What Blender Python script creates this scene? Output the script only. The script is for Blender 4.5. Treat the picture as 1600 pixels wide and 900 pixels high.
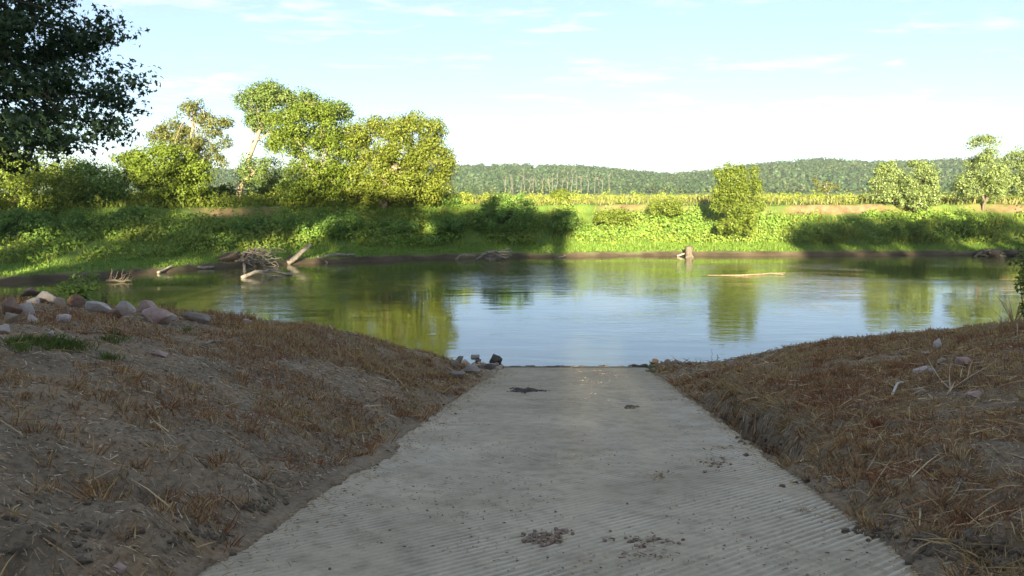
import bpy, bmesh, math, random
import numpy as np
from mathutils import Vector, noise as mnoise

for o in list(bpy.data.objects):
    bpy.data.objects.remove(o)
S = bpy.context.scene
COL = S.collection
rng = np.random.default_rng(7)
random.seed(7)

# ------------------------------------------------------------------ camera
F = 1600 * 28 / 36.0
PITCH = math.atan(150 / F)
CAM = np.array([0.0, 0.0, 6.0])
cd = bpy.data.cameras.new('camera')
cd.lens = 28; cd.sensor_width = 36; cd.clip_start = 0.05; cd.clip_end = 8000
cam = bpy.data.objects.new('camera', cd); COL.objects.link(cam)
cam.location = CAM; cam.rotation_euler = (math.pi / 2 - PITCH, 0, 0)
S.camera = cam

# ------------------------------------------------------------------ light
SUN_EL = math.radians(10.5)
SUN_AZ = 0.085                       # light travels towards +Y, drifting to +X
S.view_settings.view_transform = 'Standard'
S.view_settings.look = 'None'
S.view_settings.gamma = 1
S.view_settings.use_white_balance = True
S.view_settings.white_balance_temperature = 6600
S.view_settings.exposure = 2.45
W = bpy.data.worlds.new('World'); S.world = W; W.use_nodes = True
nt = W.node_tree; nt.nodes.clear()
def N(tree, typ, **kw):
    n = tree.nodes.new(typ)
    for k, v in kw.items():
        if k in n.inputs.keys() if hasattr(n.inputs, 'keys') else False:
            n.inputs[k].default_value = v
        else:
            setattr(n, k, v)
    return n
sky = N(nt, 'ShaderNodeTexSky'); sky.sky_type = 'NISHITA'; sky.sun_disc = False
sky.sun_elevation = SUN_EL; sky.sun_rotation = math.pi + SUN_AZ
sky.air_density = 0.70; sky.dust_density = 0.55; sky.ozone_density = 2.2
# thin cirrus over the whole dome: noise on the direction projected to a cloud deck
tc = N(nt, 'ShaderNodeTexCoord')
sep = N(nt, 'ShaderNodeSeparateXYZ'); nt.links.new(tc.outputs['Generated'], sep.inputs[0])
zc = N(nt, 'ShaderNodeMath', operation='MAXIMUM'); nt.links.new(sep.outputs[2], zc.inputs[0]); zc.inputs[1].default_value = 0.02
za = N(nt, 'ShaderNodeMath', operation='ADD'); nt.links.new(zc.outputs[0], za.inputs[0]); za.inputs[1].default_value = 0.06
dx = N(nt, 'ShaderNodeMath', operation='DIVIDE'); nt.links.new(sep.outputs[0], dx.inputs[0]); nt.links.new(za.outputs[0], dx.inputs[1])
dy = N(nt, 'ShaderNodeMath', operation='DIVIDE'); nt.links.new(sep.outputs[1], dy.inputs[0]); nt.links.new(za.outputs[0], dy.inputs[1])
cb = N(nt, 'ShaderNodeCombineXYZ'); nt.links.new(dx.outputs[0], cb.inputs[0]); nt.links.new(dy.outputs[0], cb.inputs[1])
def cnoise(scale, rough, loc, scl):
    mp = N(nt, 'ShaderNodeMapping'); mp.inputs['Location'].default_value = loc; mp.inputs['Scale'].default_value = scl
    mp.inputs['Rotation'].default_value = (0, 0, 0.35)
    nt.links.new(cb.outputs[0], mp.inputs[0])
    n = N(nt, 'ShaderNodeTexNoise'); n.inputs['Scale'].default_value = scale; n.inputs['Detail'].default_value = 8
    n.inputs['Roughness'].default_value = rough; n.inputs['Distortion'].default_value = 0.4
    nt.links.new(mp.outputs[0], n.inputs['Vector']); return n
c1 = cnoise(0.9, 0.5, (4.13, 2.07, 0), (0.75, 1.0, 1)); c2 = cnoise(3.4, 0.62, (2.35, 5.81, 0), (0.8, 1.25, 1))
mm = N(nt, 'ShaderNodeMath', operation='MULTIPLY_ADD'); nt.links.new(c2.outputs[0], mm.inputs[0]); mm.inputs[1].default_value = 0.75; nt.links.new(c1.outputs[0], mm.inputs[2])
cr = N(nt, 'ShaderNodeMapRange'); cr.inputs[1].default_value = 0.93; cr.inputs[2].default_value = 1.18; cr.inputs[3].default_value = 0; cr.inputs[4].default_value = 0.55
nt.links.new(mm.outputs[0], cr.inputs[0])
cm = N(nt, 'ShaderNodeMixRGB'); nt.links.new(cr.outputs[0], cm.inputs[0]); 
# an even veil of thin high haze over the whole sky
vs = N(nt, 'ShaderNodeMixRGB'); vs.blend_type = 'MULTIPLY'; vs.inputs[0].default_value = 1; vs.inputs[2].default_value = (.6, .6, .6, 1); nt.links.new(sky.outputs[0], vs.inputs[1])
va = N(nt, 'ShaderNodeMixRGB'); va.blend_type = 'ADD'; va.inputs[0].default_value = 1; va.inputs[2].default_value = (1.14, 1.26, 1.30, 1); nt.links.new(vs.outputs[0], va.inputs[1])
nt.links.new(va.outputs[0], cm.inputs[1]); cm.inputs[2].default_value = (5.6, 5.5, 5.5, 1)
bg = N(nt, 'ShaderNodeBackground'); bg.inputs[1].default_value = 0.055
nt.links.new(cm.outputs[0], bg.inputs[0])
wo = N(nt, 'ShaderNodeOutputWorld'); nt.links.new(bg.outputs[0], wo.inputs[0])
ld = bpy.data.lights.new('sun', 'SUN'); ld.energy = 5.0; ld.angle = math.radians(0.5); ld.color = (1.0, 0.87, 0.60)
sun = bpy.data.objects.new('sun', ld); COL.objects.link(sun)
SUND = Vector((SUN_AZ, 1.0, -math.tan(SUN_EL))).normalized()
sun.rotation_euler = SUND.to_track_quat('-Z', 'Y').to_euler(); sun.location = (-10, -60, 60)

# ------------------------------------------------------------------ helpers
def ray(px, py):
    xc = (px - 800) / F; yc = -(py - 450) / F
    c, s = math.cos(PITCH), math.sin(PITCH)
    return np.array([xc, c + yc * s, -s + yc * c])
def P(px, py, d):
    r = ray(px, py); return CAM + r * (d / r[1])

def vnoise(x, y, seed=0):
    x = np.asarray(x, float); y = np.asarray(y, float)
    xi = np.floor(x).astype(np.int64); yi = np.floor(y).astype(np.int64)
    fx = x - xi; fy = y - yi
    fx = fx * fx * (3 - 2 * fx); fy = fy * fy * (3 - 2 * fy)
    def h(a, b):
        n = (a * 374761393 + b * 668265263 + seed * 974634777) & 0xffffffff
        n = ((n ^ (n >> 13)) * 1274126177) & 0xffffffff
        n = (n ^ (n >> 16)) & 0xffffffff
        return n / 4294967295.0
    return (h(xi, yi) * (1 - fx) + h(xi + 1, yi) * fx) * (1 - fy) + (h(xi, yi + 1) * (1 - fx) + h(xi + 1, yi + 1) * fx) * fy
def fbm(x, y, sc=1.0, octv=4, seed=0, gain=0.5):
    a = 0; amp = 1; tot = 0; f = 1.0 / sc
    for k in range(octv):
        a = a + amp * vnoise(np.asarray(x) * f + 17.3 * k, np.asarray(y) * f - 9.1 * k, seed + k); tot += amp; amp *= gain; f *= 2.03
    return a / tot * 2 - 1
def sstep(a, b, x):
    t = np.clip((np.asarray(x, float) - a) / (b - a), 0, 1); return t * t * (3 - 2 * t)
def smin(a, b, k):
    h = np.clip(0.5 + 0.5 * (b - a) / k, 0, 1); return b * (1 - h) + a * h - k * h * (1 - h)

def mesh_data(name, V, groups, smooth=False):
    """groups: list of (n x k) integer face arrays"""
    me = bpy.data.meshes.new(name)
    V = np.asarray(V, np.float32).reshape(-1, 3)
    groups = [np.asarray(g, np.int32) for g in groups if len(g)]
    nl = sum(g.size for g in groups); nf = sum(len(g) for g in groups)
    me.vertices.add(len(V)); me.vertices.foreach_set('co', V.ravel())
    me.loops.add(nl); me.polygons.add(nf)
    me.loops.foreach_set('vertex_index', np.concatenate([g.ravel() for g in groups]))
    st = []; cur = 0
    for g in groups:
        st.append(cur + np.arange(len(g)) * g.shape[1]); cur += g.size
    me.polygons.foreach_set('loop_start', np.concatenate(st).astype(np.int32))
    me.update(calc_edges=True); me.validate()
    if smooth: me.shade_smooth()
    return me
def obj(name, me, mat=None, parent=None, loc=None):
    o = bpy.data.objects.new(name, me); COL.objects.link(o)
    if mat: me.materials.append(mat)
    if parent: o.parent = parent
    if loc is not None: o.location = loc
    return o
def tag(o, label, cat, group=None):
    o['label'] = label; o['category'] = cat
    if group: o['group'] = group
    return o
def thing(name, label, cat, loc, group=None):
    o = bpy.data.objects.new(name, None); COL.objects.link(o); o.location = loc
    o.empty_display_size = 0.3
    return tag(o, label, cat, group)
def kind(o, k): o['kind'] = k; return o

class MB:
    """collects vertices and faces for one mesh"""
    def __init__(s): s.V = []; s.G = {}; s.n = 0
    def add(s, V, *groups):
        V = np.asarray(V, float).reshape(-1, 3)
        for g in groups:
            g = np.asarray(g, int)
            if len(g): s.G.setdefault(g.shape[1], []).append(g + s.n)
        s.V.append(V); s.n += len(V)
    def build(s, name, mat, parent=None, smooth=False, loc=(0, 0, 0)):
        V = np.concatenate(s.V) - np.asarray(loc, float)
        me = mesh_data(name, V, [np.concatenate(g) for g in s.G.values()], smooth)
        return obj(name, me, mat, parent, None if parent else loc)
    def tube(s, pts, rad, n=7, wob=0.0):
        pts = np.asarray(pts, float); m = len(pts); rad = np.broadcast_to(np.asarray(rad, float), (m,))
        T = np.gradient(pts, axis=0); T /= np.linalg.norm(T, axis=1)[:, None] + 1e-9
        up = np.array([0.3, 0.2, 1.0]) if abs(T[0][2]) < 0.8 else np.array([1.0, 0.2, 0])
        V = []
        for i in range(m):
            a = np.cross(T[i], up); a /= np.linalg.norm(a) + 1e-9; b = np.cross(T[i], a)
            t = np.arange(n) / n * 2 * math.pi
            r = rad[i] * (1 + wob * rng.uniform(-1, 1, n))
            V.append(pts[i] + (np.cos(t) * r)[:, None] * a + (np.sin(t) * r)[:, None] * b)
        V.append(pts[:1]); V.append(pts[-1:])
        q = []; tri = []
        for i in range(m - 1):
            for j in range(n):
                q.append((i * n + j, i * n + (j + 1) % n, (i + 1) * n + (j + 1) % n, (i + 1) * n + j))
        for j in range(n):
            tri.append((m * n, (j + 1) % n, j)); tri.append((m * n + 1, (m - 1) * n + j, (m - 1) * n + (j + 1) % n))
        s.add(np.concatenate(V), q, tri)
    def leaves(s, C, Nn, size, aspect=0.6, fold=0.18):
        """diamond leaves: C centres, Nn normals, size lengths"""
        n = len(C); size = np.broadcast_to(np.asarray(size, float), (n,))[:, None]
        Nn = Nn / (np.linalg.norm(Nn, axis=1)[:, None] + 1e-9)
        r = rng.normal(size=(n, 3)); a = np.cross(Nn, r); a /= np.linalg.norm(a, axis=1)[:, None] + 1e-9
        b = np.cross(Nn, a)
        V = np.stack([C - a * size * .5, C + b * size * aspect * .5 + Nn * size * fold, C + a * size * .5, C - b * size * aspect * .5 + Nn * size * fold], 1)
        s.add(V.reshape(-1, 3), np.arange(n * 4).reshape(n, 4))
    def star_leaves(s, C, Nn, size):
        """lobed leaves for a crown close to the camera"""
        n = len(C); size = np.broadcast_to(np.asarray(size, float), (n,))[:, None]
        Nn = Nn / (np.linalg.norm(Nn, axis=1)[:, None] + 1e-9)
        a = np.cross(Nn, rng.normal(size=(n, 3))); a /= np.linalg.norm(a, axis=1)[:, None] + 1e-9
        b = np.cross(Nn, a)
        prof = [(-.5, 0, .08), (-.12, .17, .02), (-.05, .45, -.06), (.1, .16, .03), (.5, 0, -.1), (.1, -.16, .03), (-.05, -.45, -.06), (-.12, -.17, .02)]
        V = np.stack([C + a * size * p + b * size * q + Nn * size * w for p, q, w in prof], 1)
        i = np.arange(n)[:, None] * 8
        s.add(V.reshape(-1, 3), np.concatenate([i + [0, 1, 7], i + [3, 4, 5]]), np.concatenate([i + [1, 2, 3, 7], i + [7, 3, 5, 6]]))
    def blades(s, B, D, w, bend=0.3):
        """grass blades / straws: base B, vector D (length), width w, drooping by bend"""
        n = len(B); w = np.broadcast_to(np.asarray(w, float), (n,))[:, None]
        L = np.linalg.norm(D, axis=1)[:, None]
        side = np.cross(D, rng.normal(size=(n, 3))); side /= np.linalg.norm(side, axis=1)[:, None] + 1e-9
        k = np.cross(D / L, side) * L * bend * rng.uniform(-1, 1, (n, 1))
        m = B + D * .55 + k * .25; t = B + D + k
        t[:, 2] -= (L[:, 0] * abs(bend) * .25)
        V = np.stack([B - side * w * .5, B + side * w * .5, m + side * w * .42, m - side * w * .42, t], 1)
        i = np.arange(n)[:, None] * 5
        s.add(V.reshape(-1, 3), i + [0, 1, 2, 3], i + [3, 2, 4])

# ------------------------------------------------------------------ materials
def new_mat(name):
    m = bpy.data.materials.new(name); m.use_nodes = True
    t = m.node_tree; t.nodes.clear()
    out = t.nodes.new('ShaderNodeOutputMaterial'); return m, t, out
def noise_node(t, scale, detail=4, rough=0.55, vec=None, dist=0.0):
    n = t.nodes.new('ShaderNodeTexNoise'); n.inputs['Scale'].default_value = scale; n.inputs['Detail'].default_value = detail
    n.inputs['Roughness'].default_value = rough; n.inputs['Distortion'].default_value = dist
    if vec is None:
        tcn = t.nodes.new('ShaderNodeTexCoord'); vec = tcn.outputs['Object']
    t.links.new(vec, n.inputs['Vector']); return n
def ramp(t, src, stops):
    r = t.nodes.new('ShaderNodeValToRGB'); e = r.color_ramp.elements
    while len(e) < len(stops): e.new(0.5)
    for i, (p, c) in enumerate(stops): e[i].position = p; e[i].color = (*c, 1)
    t.links.new(src, r.inputs[0]); return r
def mixc(t, fac, a, b, mode='MIX'):
    m = t.nodes.new('ShaderNodeMixRGB'); m.blend_type = mode
    for i, v in ((0, fac), (1, a), (2, b)):
        if isinstance(v, (int, float)): m.inputs[i].default_value = v
        elif isinstance(v, tuple): m.inputs[i].default_value = (*v, 1)
        else: t.links.new(v, m.inputs[i])
    return m.outputs[0]
def bump(t, h, strength=0.5, dist=0.02):
    b = t.nodes.new('ShaderNodeBump'); b.inputs['Strength'].default_value = strength; b.inputs['Distance'].default_value = dist
    t.links.new(h, b.inputs['Height']); return b.outputs[0]
def island_rand(t):
    g = t.nodes.new('ShaderNodeNewGeometry'); return g.outputs['Random Per Island']
def leaf_mat(name, cols, trans=0.35, rough=0.55, patch=0.0, patch_col=None, patch_scale=0.5):
    m, t, out = new_mat(name)
    n = len(cols)
    c = ramp(t, island_rand(t), [(i / max(1, n - 1), col) for i, col in enumerate(cols)]).outputs[0]
    if patch_col:
        nz = noise_node(t, patch_scale, 3)
        mr = t.nodes.new('ShaderNodeMapRange'); mr.inputs[1].default_value = .45; mr.inputs[2].default_value = .62; mr.inputs[4].default_value = patch
        t.links.new(nz.outputs[0], mr.inputs[0]); c = mixc(t, mr.outputs[0], c, patch_col)
    p = t.nodes.new('ShaderNodeBsdfPrincipled'); p.inputs['Roughness'].default_value = rough
    p.inputs['Specular IOR Level'].default_value = 0.3
    t.links.new(c, p.inputs['Base Color'])
    tr = t.nodes.new('ShaderNodeBsdfTranslucent'); t.links.new(c, tr.inputs[0])
    mx = t.nodes.new('ShaderNodeMixShader'); mx.inputs[0].default_value = trans
    t.links.new(p.outputs[0], mx.inputs[1]); t.links.new(tr.outputs[0], mx.inputs[2]); t.links.new(mx.outputs[0], out.inputs[0])
    return m
def solid_mat(name, stops, scale=4, detail=6, rough=0.85, bstr=0.5, bdist=0.02, bscale=None, stretch=None, isl=0.0):
    m, t, out = new_mat(name)
    tcn = t.nodes.new('ShaderNodeTexCoord'); vec = tcn.outputs['Object']
    if stretch:
        mp = t.nodes.new('ShaderNodeMapping'); mp.inputs['Scale'].default_value = stretch; t.links.new(vec, mp.inputs[0]); vec = mp.outputs[0]
    n = noise_node(t, scale, detail, 0.6, vec)
    c = ramp(t, n.outputs[0], stops).outputs[0]
    if isl:
        r = ramp(t, island_rand(t), [(0, (1 - isl,) * 3), (1, (1.0,) * 3)]).outputs[0]
        c = mixc(t, 1.0, c, r, 'MULTIPLY')
    p = t.nodes.new('ShaderNodeBsdfPrincipled'); p.inputs['Roughness'].default_value = rough
    t.links.new(c, p.inputs['Base Color'])
    nb = noise_node(t, bscale or scale * 4, 8, 0.65, vec)
    t.links.new(bump(t, nb.outputs[0], bstr, bdist), p.inputs['Normal'])
    t.links.new(p.outputs[0], out.inputs[0]); return m

M = {}
M['maple'] = leaf_mat('maple_leaf', [(.07, .12, .012), (.14, .195, .02), (.10, .15, .015), (.18, .225, .028)], .3)
M['maple_warm'] = leaf_mat('maple_leaf_warm', [(.08, .12, .013), (.155, .19, .022), (.12, .155, .016), (.205, .22, .03)], .3)
M['cotton'] = leaf_mat('cottonwood_leaf', [(.075, .13, .024), (.12, .175, .036), (.15, .20, .055)], .3)
M['thin'] = leaf_mat('thin_crown_leaf', [(.10, .125, .025), (.16, .18, .045), (.08, .105, .02), (.19, .18, .06)], .3)
M['willow'] = leaf_mat('willow_leaf', [(.08, .13, .014), (.14, .19, .022), (.17, .205, .03)], .3)
M['poplar'] = leaf_mat('poplar_leaf', [(.12, .175, .045), (.18, .24, .07), (.28, .34, .15)], .3, rough=.4)
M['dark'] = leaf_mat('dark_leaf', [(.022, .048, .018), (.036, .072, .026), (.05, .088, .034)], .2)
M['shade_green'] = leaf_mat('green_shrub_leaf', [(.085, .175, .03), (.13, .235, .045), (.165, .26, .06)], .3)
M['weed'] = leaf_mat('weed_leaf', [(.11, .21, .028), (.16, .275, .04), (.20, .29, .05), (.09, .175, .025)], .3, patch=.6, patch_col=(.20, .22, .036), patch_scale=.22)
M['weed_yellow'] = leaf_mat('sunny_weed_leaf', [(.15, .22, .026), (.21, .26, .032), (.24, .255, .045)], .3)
M['lawn'] = leaf_mat('short_grass_blade', [(.10, .20, .02), (.14, .235, .026), (.17, .245, .04)], .25)
M['field'] = leaf_mat('field_grass_blade', [(.12, .15, .03), (.18, .18, .05), (.25, .21, .09), (.14, .17, .03), (.10, .15, .025)], .3)
M['straw'] = leaf_mat('straw', [(.16, .09, .04), (.28, .18, .08), (.50, .38, .21), (.30, .16, .06), (.60, .50, .34)], .15, rough=.8)
M['stub_rust'] = leaf_mat('rusty_stubble', [(.15, .065, .028), (.31, .145, .055), (.42, .235, .09), (.50, .37, .18), (.18, .09, .04), (.28, .21, .125), (.12, .065, .035)], .15, rough=.8, patch=.75, patch_col=(.19, .066, .034), patch_scale=.9)
M['stub_tan'] = leaf_mat('tan_stubble', [(.24, .155, .062), (.38, .265, .115), (.45, .34, .18), (.18, .11, .045)], .15, rough=.8, patch=.6, patch_col=(.30, .255, .19), patch_scale=1.1)
M['litter'] = leaf_mat('dry_litter', [(.12, .08, .05), (.24, .165, .10), (.40, .31, .21), (.08, .055, .038), (.54, .46, .35), (.32, .21, .12)], .1, rough=.85)
M['sprout'] = leaf_mat('green_sprout', [(.05, .10, .015), (.09, .13, .022), (.12, .14, .03)], .25)
M['hill'] = leaf_mat('hillside_crown', [(.016, .042, .014), (.025, .058, .018), (.035, .070, .02), (.02, .052, .018)], .1, patch=.7, patch_col=(.055, .078, .022), patch_scale=.035)
M['bark'] = solid_mat('bark', [(.3, (.05, .038, .026)), (.6, (.12, .095, .07)), (.8, (.18, .15, .11))], 3, stretch=(3, 3, .6), bstr=.7)
M['bark_pale'] = solid_mat('pale_bark', [(.3, (.17, .13, .085)), (.6, (.29, .235, .165)), (.8, (.36, .30, .22))], 3, stretch=(3, 3, .6))
M['wood_grey'] = solid_mat('weathered_wood', [(.25, (.11, .09, .072)), (.5, (.25, .215, .18)), (.8, (.37, .325, .28))], 6, stretch=(1, 1, 1), bstr=.6, isl=.35)
M['wood_dark'] = solid_mat('wet_wood', [(.3, (.03, .024, .018)), (.7, (.085, .066, .05))], 6, bstr=.6)
M['wood_tan'] = solid_mat('broken_wood', [(.3, (.12, .085, .05)), (.7, (.24, .18, .115))], 6, bstr=.5)
M['dead_grey'] = solid_mat('dead_tree_bark', [(.3, (.11, .10, .078)), (.7, (.175, .16, .13))], .6)
M['clod'] = solid_mat('soil_clod', [(.3, (.09, .068, .048)), (.6, (.16, .125, .09)), (.8, (.22, .175, .13))], 9, bstr=.8, bdist=.03, isl=.3)
M['clod_dark'] = solid_mat('dark_mud', [(.3, (.03, .026, .022)), (.7, (.085, .07, .055))], 9, isl=.3)
M['pebble'] = solid_mat('pebble', [(.3, (.20, .13, .10)), (.6, (.38, .28, .22)), (.8, (.48, .40, .33))], 20, isl=.6, rough=.7)
M['gravel'] = solid_mat('shelf_gravel', [(.3, (.26, .21, .15)), (.7, (.44, .37, .28))], 9, isl=.35)
def rock_mat(name, base, hi, lo):
    m, t, out = new_mat(name)
    n = noise_node(t, 5, 8, .65); n2 = noise_node(t, 1.7, 3)
    c = ramp(t, n.outputs[0], [(.3, lo), (.52, base), (.74, hi)]).outputs[0]
    st = ramp(t, n2.outputs[0], [(.40, (1, 1, 1)), (.62, (.55, .47, .41))]).outputs[0]
    c = mixc(t, .8, c, st, 'MULTIPLY')
    p = t.nodes.new('ShaderNodeBsdfPrincipled'); p.inputs['Roughness'].default_value = .75; t.links.new(c, p.inputs['Base Color'])
    nb = noise_node(t, 14, 8, .7); t.links.new(bump(t, nb.outputs[0], .6, .03), p.inputs['Normal'])
    t.links.new(p.outputs[0], out.inputs[0]); return m
M['r_pink'] = rock_mat('pink_quartzite', (.40, .29, .27), (.52, .42, .39), (.25, .175, .16))
M['r_lilac'] = rock_mat('lilac_quartzite', (.43, .38, .37), (.58, .53, .515), (.26, .22, .21))
M['r_pale'] = rock_mat('pale_grey_stone', (.50, .46, .44), (.64, .60, .57), (.31, .27, .25))
M['r_rust'] = rock_mat('rusty_stone', (.20, .125, .09), (.33, .25, .20), (.10, .062, .05))
M['r_tan'] = rock_mat('tan_stone', (.28, .225, .18), (.38, .32, .26), (.16, .125, .10))
M['r_orange'] = rock_mat('orange_stone', (.50, .29, .13), (.60, .40, .22), (.30, .16, .07))
M['r_grey'] = rock_mat('grey_slab', (.235, .205, .185), (.34, .30, .275), (.13, .11, .10))
M['r_dark'] = rock_mat('dark_wet_boulder', (.07, .062, .052), (.12, .105, .09), (.035, .03, .026))

# ------------------------------------------------------------------ terrain
SL = 0.156
def ramp_z(y): return 4.227 - SL * np.asarray(y, float)
def edge_l(y): return -2.155 + .0828 * (np.asarray(y, float) - 5.09)
def edge_r(y): return edge_l(y) + 5.0
LU = [0, .25, .6, 1.2, 2.5, 3.6, 5.2, 8.2, 14, 30]; LR = [-.02, .10, .20, .40, .96, 1.36, 1.74, 2.05, 2.5, 2.9]
RU = [0, .2, .5, 1.0, 2.2, 3.8, 7.7, 15, 40]; RR = [-.02, .10, .20, .28, .48, .84, 1.62, 2.4, 3.0]
FX = [-400, -200, -60, -33, -26.5, -24, -13.4, 0, 12, 43, 60, 200, 400]; FD = [20, 32, 45, 51.5, 59, 63, 69, 73, 75, 76, 76, 68, 55]
def far_shore(x): x0 = np.zeros_like(np.asarray(x, float)); return np.interp(x, FX, FD) + .9 * fbm(x, x0, 7, 3, 5) + .4 * fbm(x, x0, 1.6, 3, 15)
PS = [-60, -8, -3, 0, .45, 3.5, 8, 12, 12.45, 15, 60]; PZ = [-3, -2.4, -1.1, -.03, .34, .78, 2.35, 3.85, 4.6, 4.75, 4.75]
def far_s(x, y):
    w = np.interp(x, [-34, -20, -9], [1.55, 1.2, 1.0])
    return (np.asarray(y, float) - far_shore(x)) / w
RIDPX = [-3000, -200, 300, 560, 720, 800, 900, 960, 1040, 1085, 1110, 1160, 1200, 1280, 1330, 1400, 1500, 1640, 2200, 4500]
RIDPY = [280, 275, 266, 262, 259, 257, 259, 263, 272, 268, 267, 258, 253, 248, 252, 253, 249, 250, 262, 280]
HILL_D = 1000.0
def hill_h(x, y):
    r = np.asarray(y, float)
    px = 800 + F * np.asarray(x, float) / np.maximum(r, 50) * .9928
    top = 6 + (300 - np.interp(px, RIDPX, RIDPY)) / F * HILL_D - 7.0
    return (top - 4.75) * sstep(640, HILL_D, r) + 4 * fbm(x, y, 160, 3, 31) * sstep(680, 900, r)
def H(x, y):
    x = np.asarray(x, float); y = np.asarray(y, float)
    rz = ramp_z(np.maximum(y, -2))
    ul = edge_l(y) - x; ur = x - edge_r(y)
    n1 = fbm(x, y, 1.6, 4, 1); n2 = fbm(x, y, .42, 3, 2)
    # left bank
    zl = rz + np.interp(ul, LU, LR)
    zl = zl - np.interp(ul, LU, LR) * .55 * sstep(21, 24.5, y) * sstep(1.9, .9, ul)
    zl = smin(zl, np.full_like(zl, 4.35) + .1 * n1, .5)
    shl = 26.9 - .48 * np.clip(ul, 0, 9) - .1 * np.clip(ul - 9, 0, 60)
    zl = smin(zl, .52 * (shl - y + .5 * n1), .35)
    # right bank
    shelf = sstep(3.6, 2.0, ur) * sstep(19.5, 24, y)
    zr = rz + np.interp(ur, RU, RR) * (1 - .72 * shelf)
    zr = smin(zr, np.full_like(zr, 4.35) + .1 * n1, .5)
    shr = np.interp(ur, [0, 2.8, 3.8, 7.7, 15, 60], [27.9, 27.6, 26.4, 24.7, 23.5, 21])
    zr = smin(zr, np.interp(ur, [0, 2.6, 4], [.24, .24, .5]) * (shr - y + .4 * n1), .3)
    g = np.exp(-((ur - .36) / .28) ** 2) * sstep(8.8, 10.4, y) * sstep(17.5, 15, y) * (.65 + .5 * fbm(x, y, 1.1, 2, 8))
    zr = zr - 1.3 * g
    u = np.where(x > (edge_l(y) + edge_r(y)) / 2, ur, ul)
    zb = np.where(x > (edge_l(y) + edge_r(y)) / 2, zr, zl)
    rough = sstep(.0, .7, u)
    zb = zb + rough * (.085 * n1 + .065 * n2) + sstep(.05, .3, u) * sstep(2.2, .6, u) * (.16 * n2 + .10 * n1)
    lump = np.clip(fbm(x, y, .5, 3, 14), 0, 1)
    zb = zb + .26 * lump * np.exp(-((ur - .75) / .55) ** 2) * sstep(8.5, 6.5, y) * (ur > 0)
    zb = zb + .20 * lump * np.exp(-((ul - 1.0) / .8) ** 2) * sstep(8.5, 6.0, y) * (ul > 0)
    # under the ramp slab
    nsp = np.clip(fbm(x, y, 1.3, 4, 52) * 1.5 + .25, 0, 1)
    wsp = np.where(x > (edge_l(y) + edge_r(y)) / 2, .03 + .12 * nsp, .05 + (.12 + .16 * sstep(6, 10, y)) * nsp)   # soil spilled over the slab edge
    spill = rz + .05 * (1 + u / wsp)
    zb = np.where(u < 0, np.where(u < -wsp * 1.25, rz - .30, spill), np.maximum(zb, rz + .035 - .25 * u - np.where(x > (edge_l(y) + edge_r(y)) / 2, 1.6 * g, 0)))
    zb = zb + .035 * fbm(x, y, .2, 3, 17) * sstep(.0, .25, u) * sstep(16, 8, y)
    zb = np.maximum(zb, -2.6)
    # far side
    s = far_s(x, y)
    zf = np.interp(s, PS, PZ)
    nf = fbm(x, y, 3.5, 4, 21)
    zf = zf + .22 * nf * sstep(2.5, 6, s) + .05 * nf
    zf = zf + hill_h(x, y)
    t = sstep(33, 40, y)
    return zb * (1 - t) + zf * t
def hit(px, py, dmin=2.0, dmax=140.0):
    r = ray(px, py); r = r / r[1]
    d = np.arange(dmin, dmax, .02); p = CAM[None] + d[:, None] * r[None]
    below = p[:, 2] <= H(p[:, 0], p[:, 1])
    rampm = (p[:, 0] > edge_l(p[:, 1])) & (p[:, 0] < edge_r(p[:, 1])) & (p[:, 2] <= ramp_z(p[:, 1])) & (p[:, 1] < 28)
    i = np.argmax(below | rampm | (p[:, 2] <= 0))
    return p[i]

def growth(a, b, s0, k):
    v = [a]; s = s0
    while v[-1] < b: v.append(v[-1] + s); s *= k
    return np.array(v)
xs = np.concatenate([-growth(62, 3000, 1.5, 1.16)[::-1], np.arange(-61, -14, .8), np.arange(-14, -5, .135), np.arange(-5, 6, .07), np.arange(6, 15, .135), np.arange(15, 62, .8), growth(62.5, 3000, 1.5, 1.16)])
ys = np.concatenate([np.arange(-80, -2, 4), np.arange(-2, 3, .5), np.arange(3, 9.5, .065), np.arange(9.5, 29, .125), np.arange(29, 48, 1), np.arange(48, 93, .34), np.arange(93, 200, 3), growth(200, 3500, 5, 1.06)])
X, Y = np.meshgrid(xs, ys); Z = H(X, Y)
nx, ny = len(xs), len(ys)
idx = np.arange(nx * ny).reshape(ny, nx)
q = np.stack([idx[:-1, :-1], idx[:-1, 1:], idx[1:, 1:], idx[1:, :-1]], -1).reshape(-1, 4)
gme = mesh_data('ground', np.stack([X, Y, Z], -1).reshape(-1, 3), [q], True)
# what covers the soil where: R far green, G mud by the water, B bare orange cut
s_ = far_s(X, Y)
cover = np.zeros((ny, nx, 4), np.float32); cover[..., 3] = 1
cover[..., 0] = sstep(.35, 1.0, s_ + .6 * fbm(X, Y, 1.9, 3, 3)) * (Y > 40)
cover[..., 1] = np.where(Y > 40, 1 - sstep(.3, 1.0, s_ + .6 * fbm(X, Y, 1.9, 3, 3)), sstep(.55, .05, Z + .15 * fbm(X, Y, 1.2, 3, 4)))
cover[..., 2] = (sstep(11.2, 11.9, s_) - sstep(12.4, 12.8, s_)) * (Y > 40) * sstep(-.15, .25, fbm(X, Y, 9, 3, 77) + np.interp(X, [-30, -18, -4, 2, 22, 28, 48], [-.3, .25, .2, -.3, -.25, .25, .3]))
ca = gme.color_attributes.new('cover', 'FLOAT_COLOR', 'POINT'); ca.data.foreach_set('color', cover.ravel())
m, t, out = new_mat('soil')
at = t.nodes.new('ShaderNodeAttribute'); at.attribute_name = 'cover'
sp = t.nodes.new('ShaderNodeSeparateColor'); t.links.new(at.outputs['Color'], sp.inputs[0])
geo = t.nodes.new('ShaderNodeNewGeometry'); pos = geo.outputs['Position']
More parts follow.
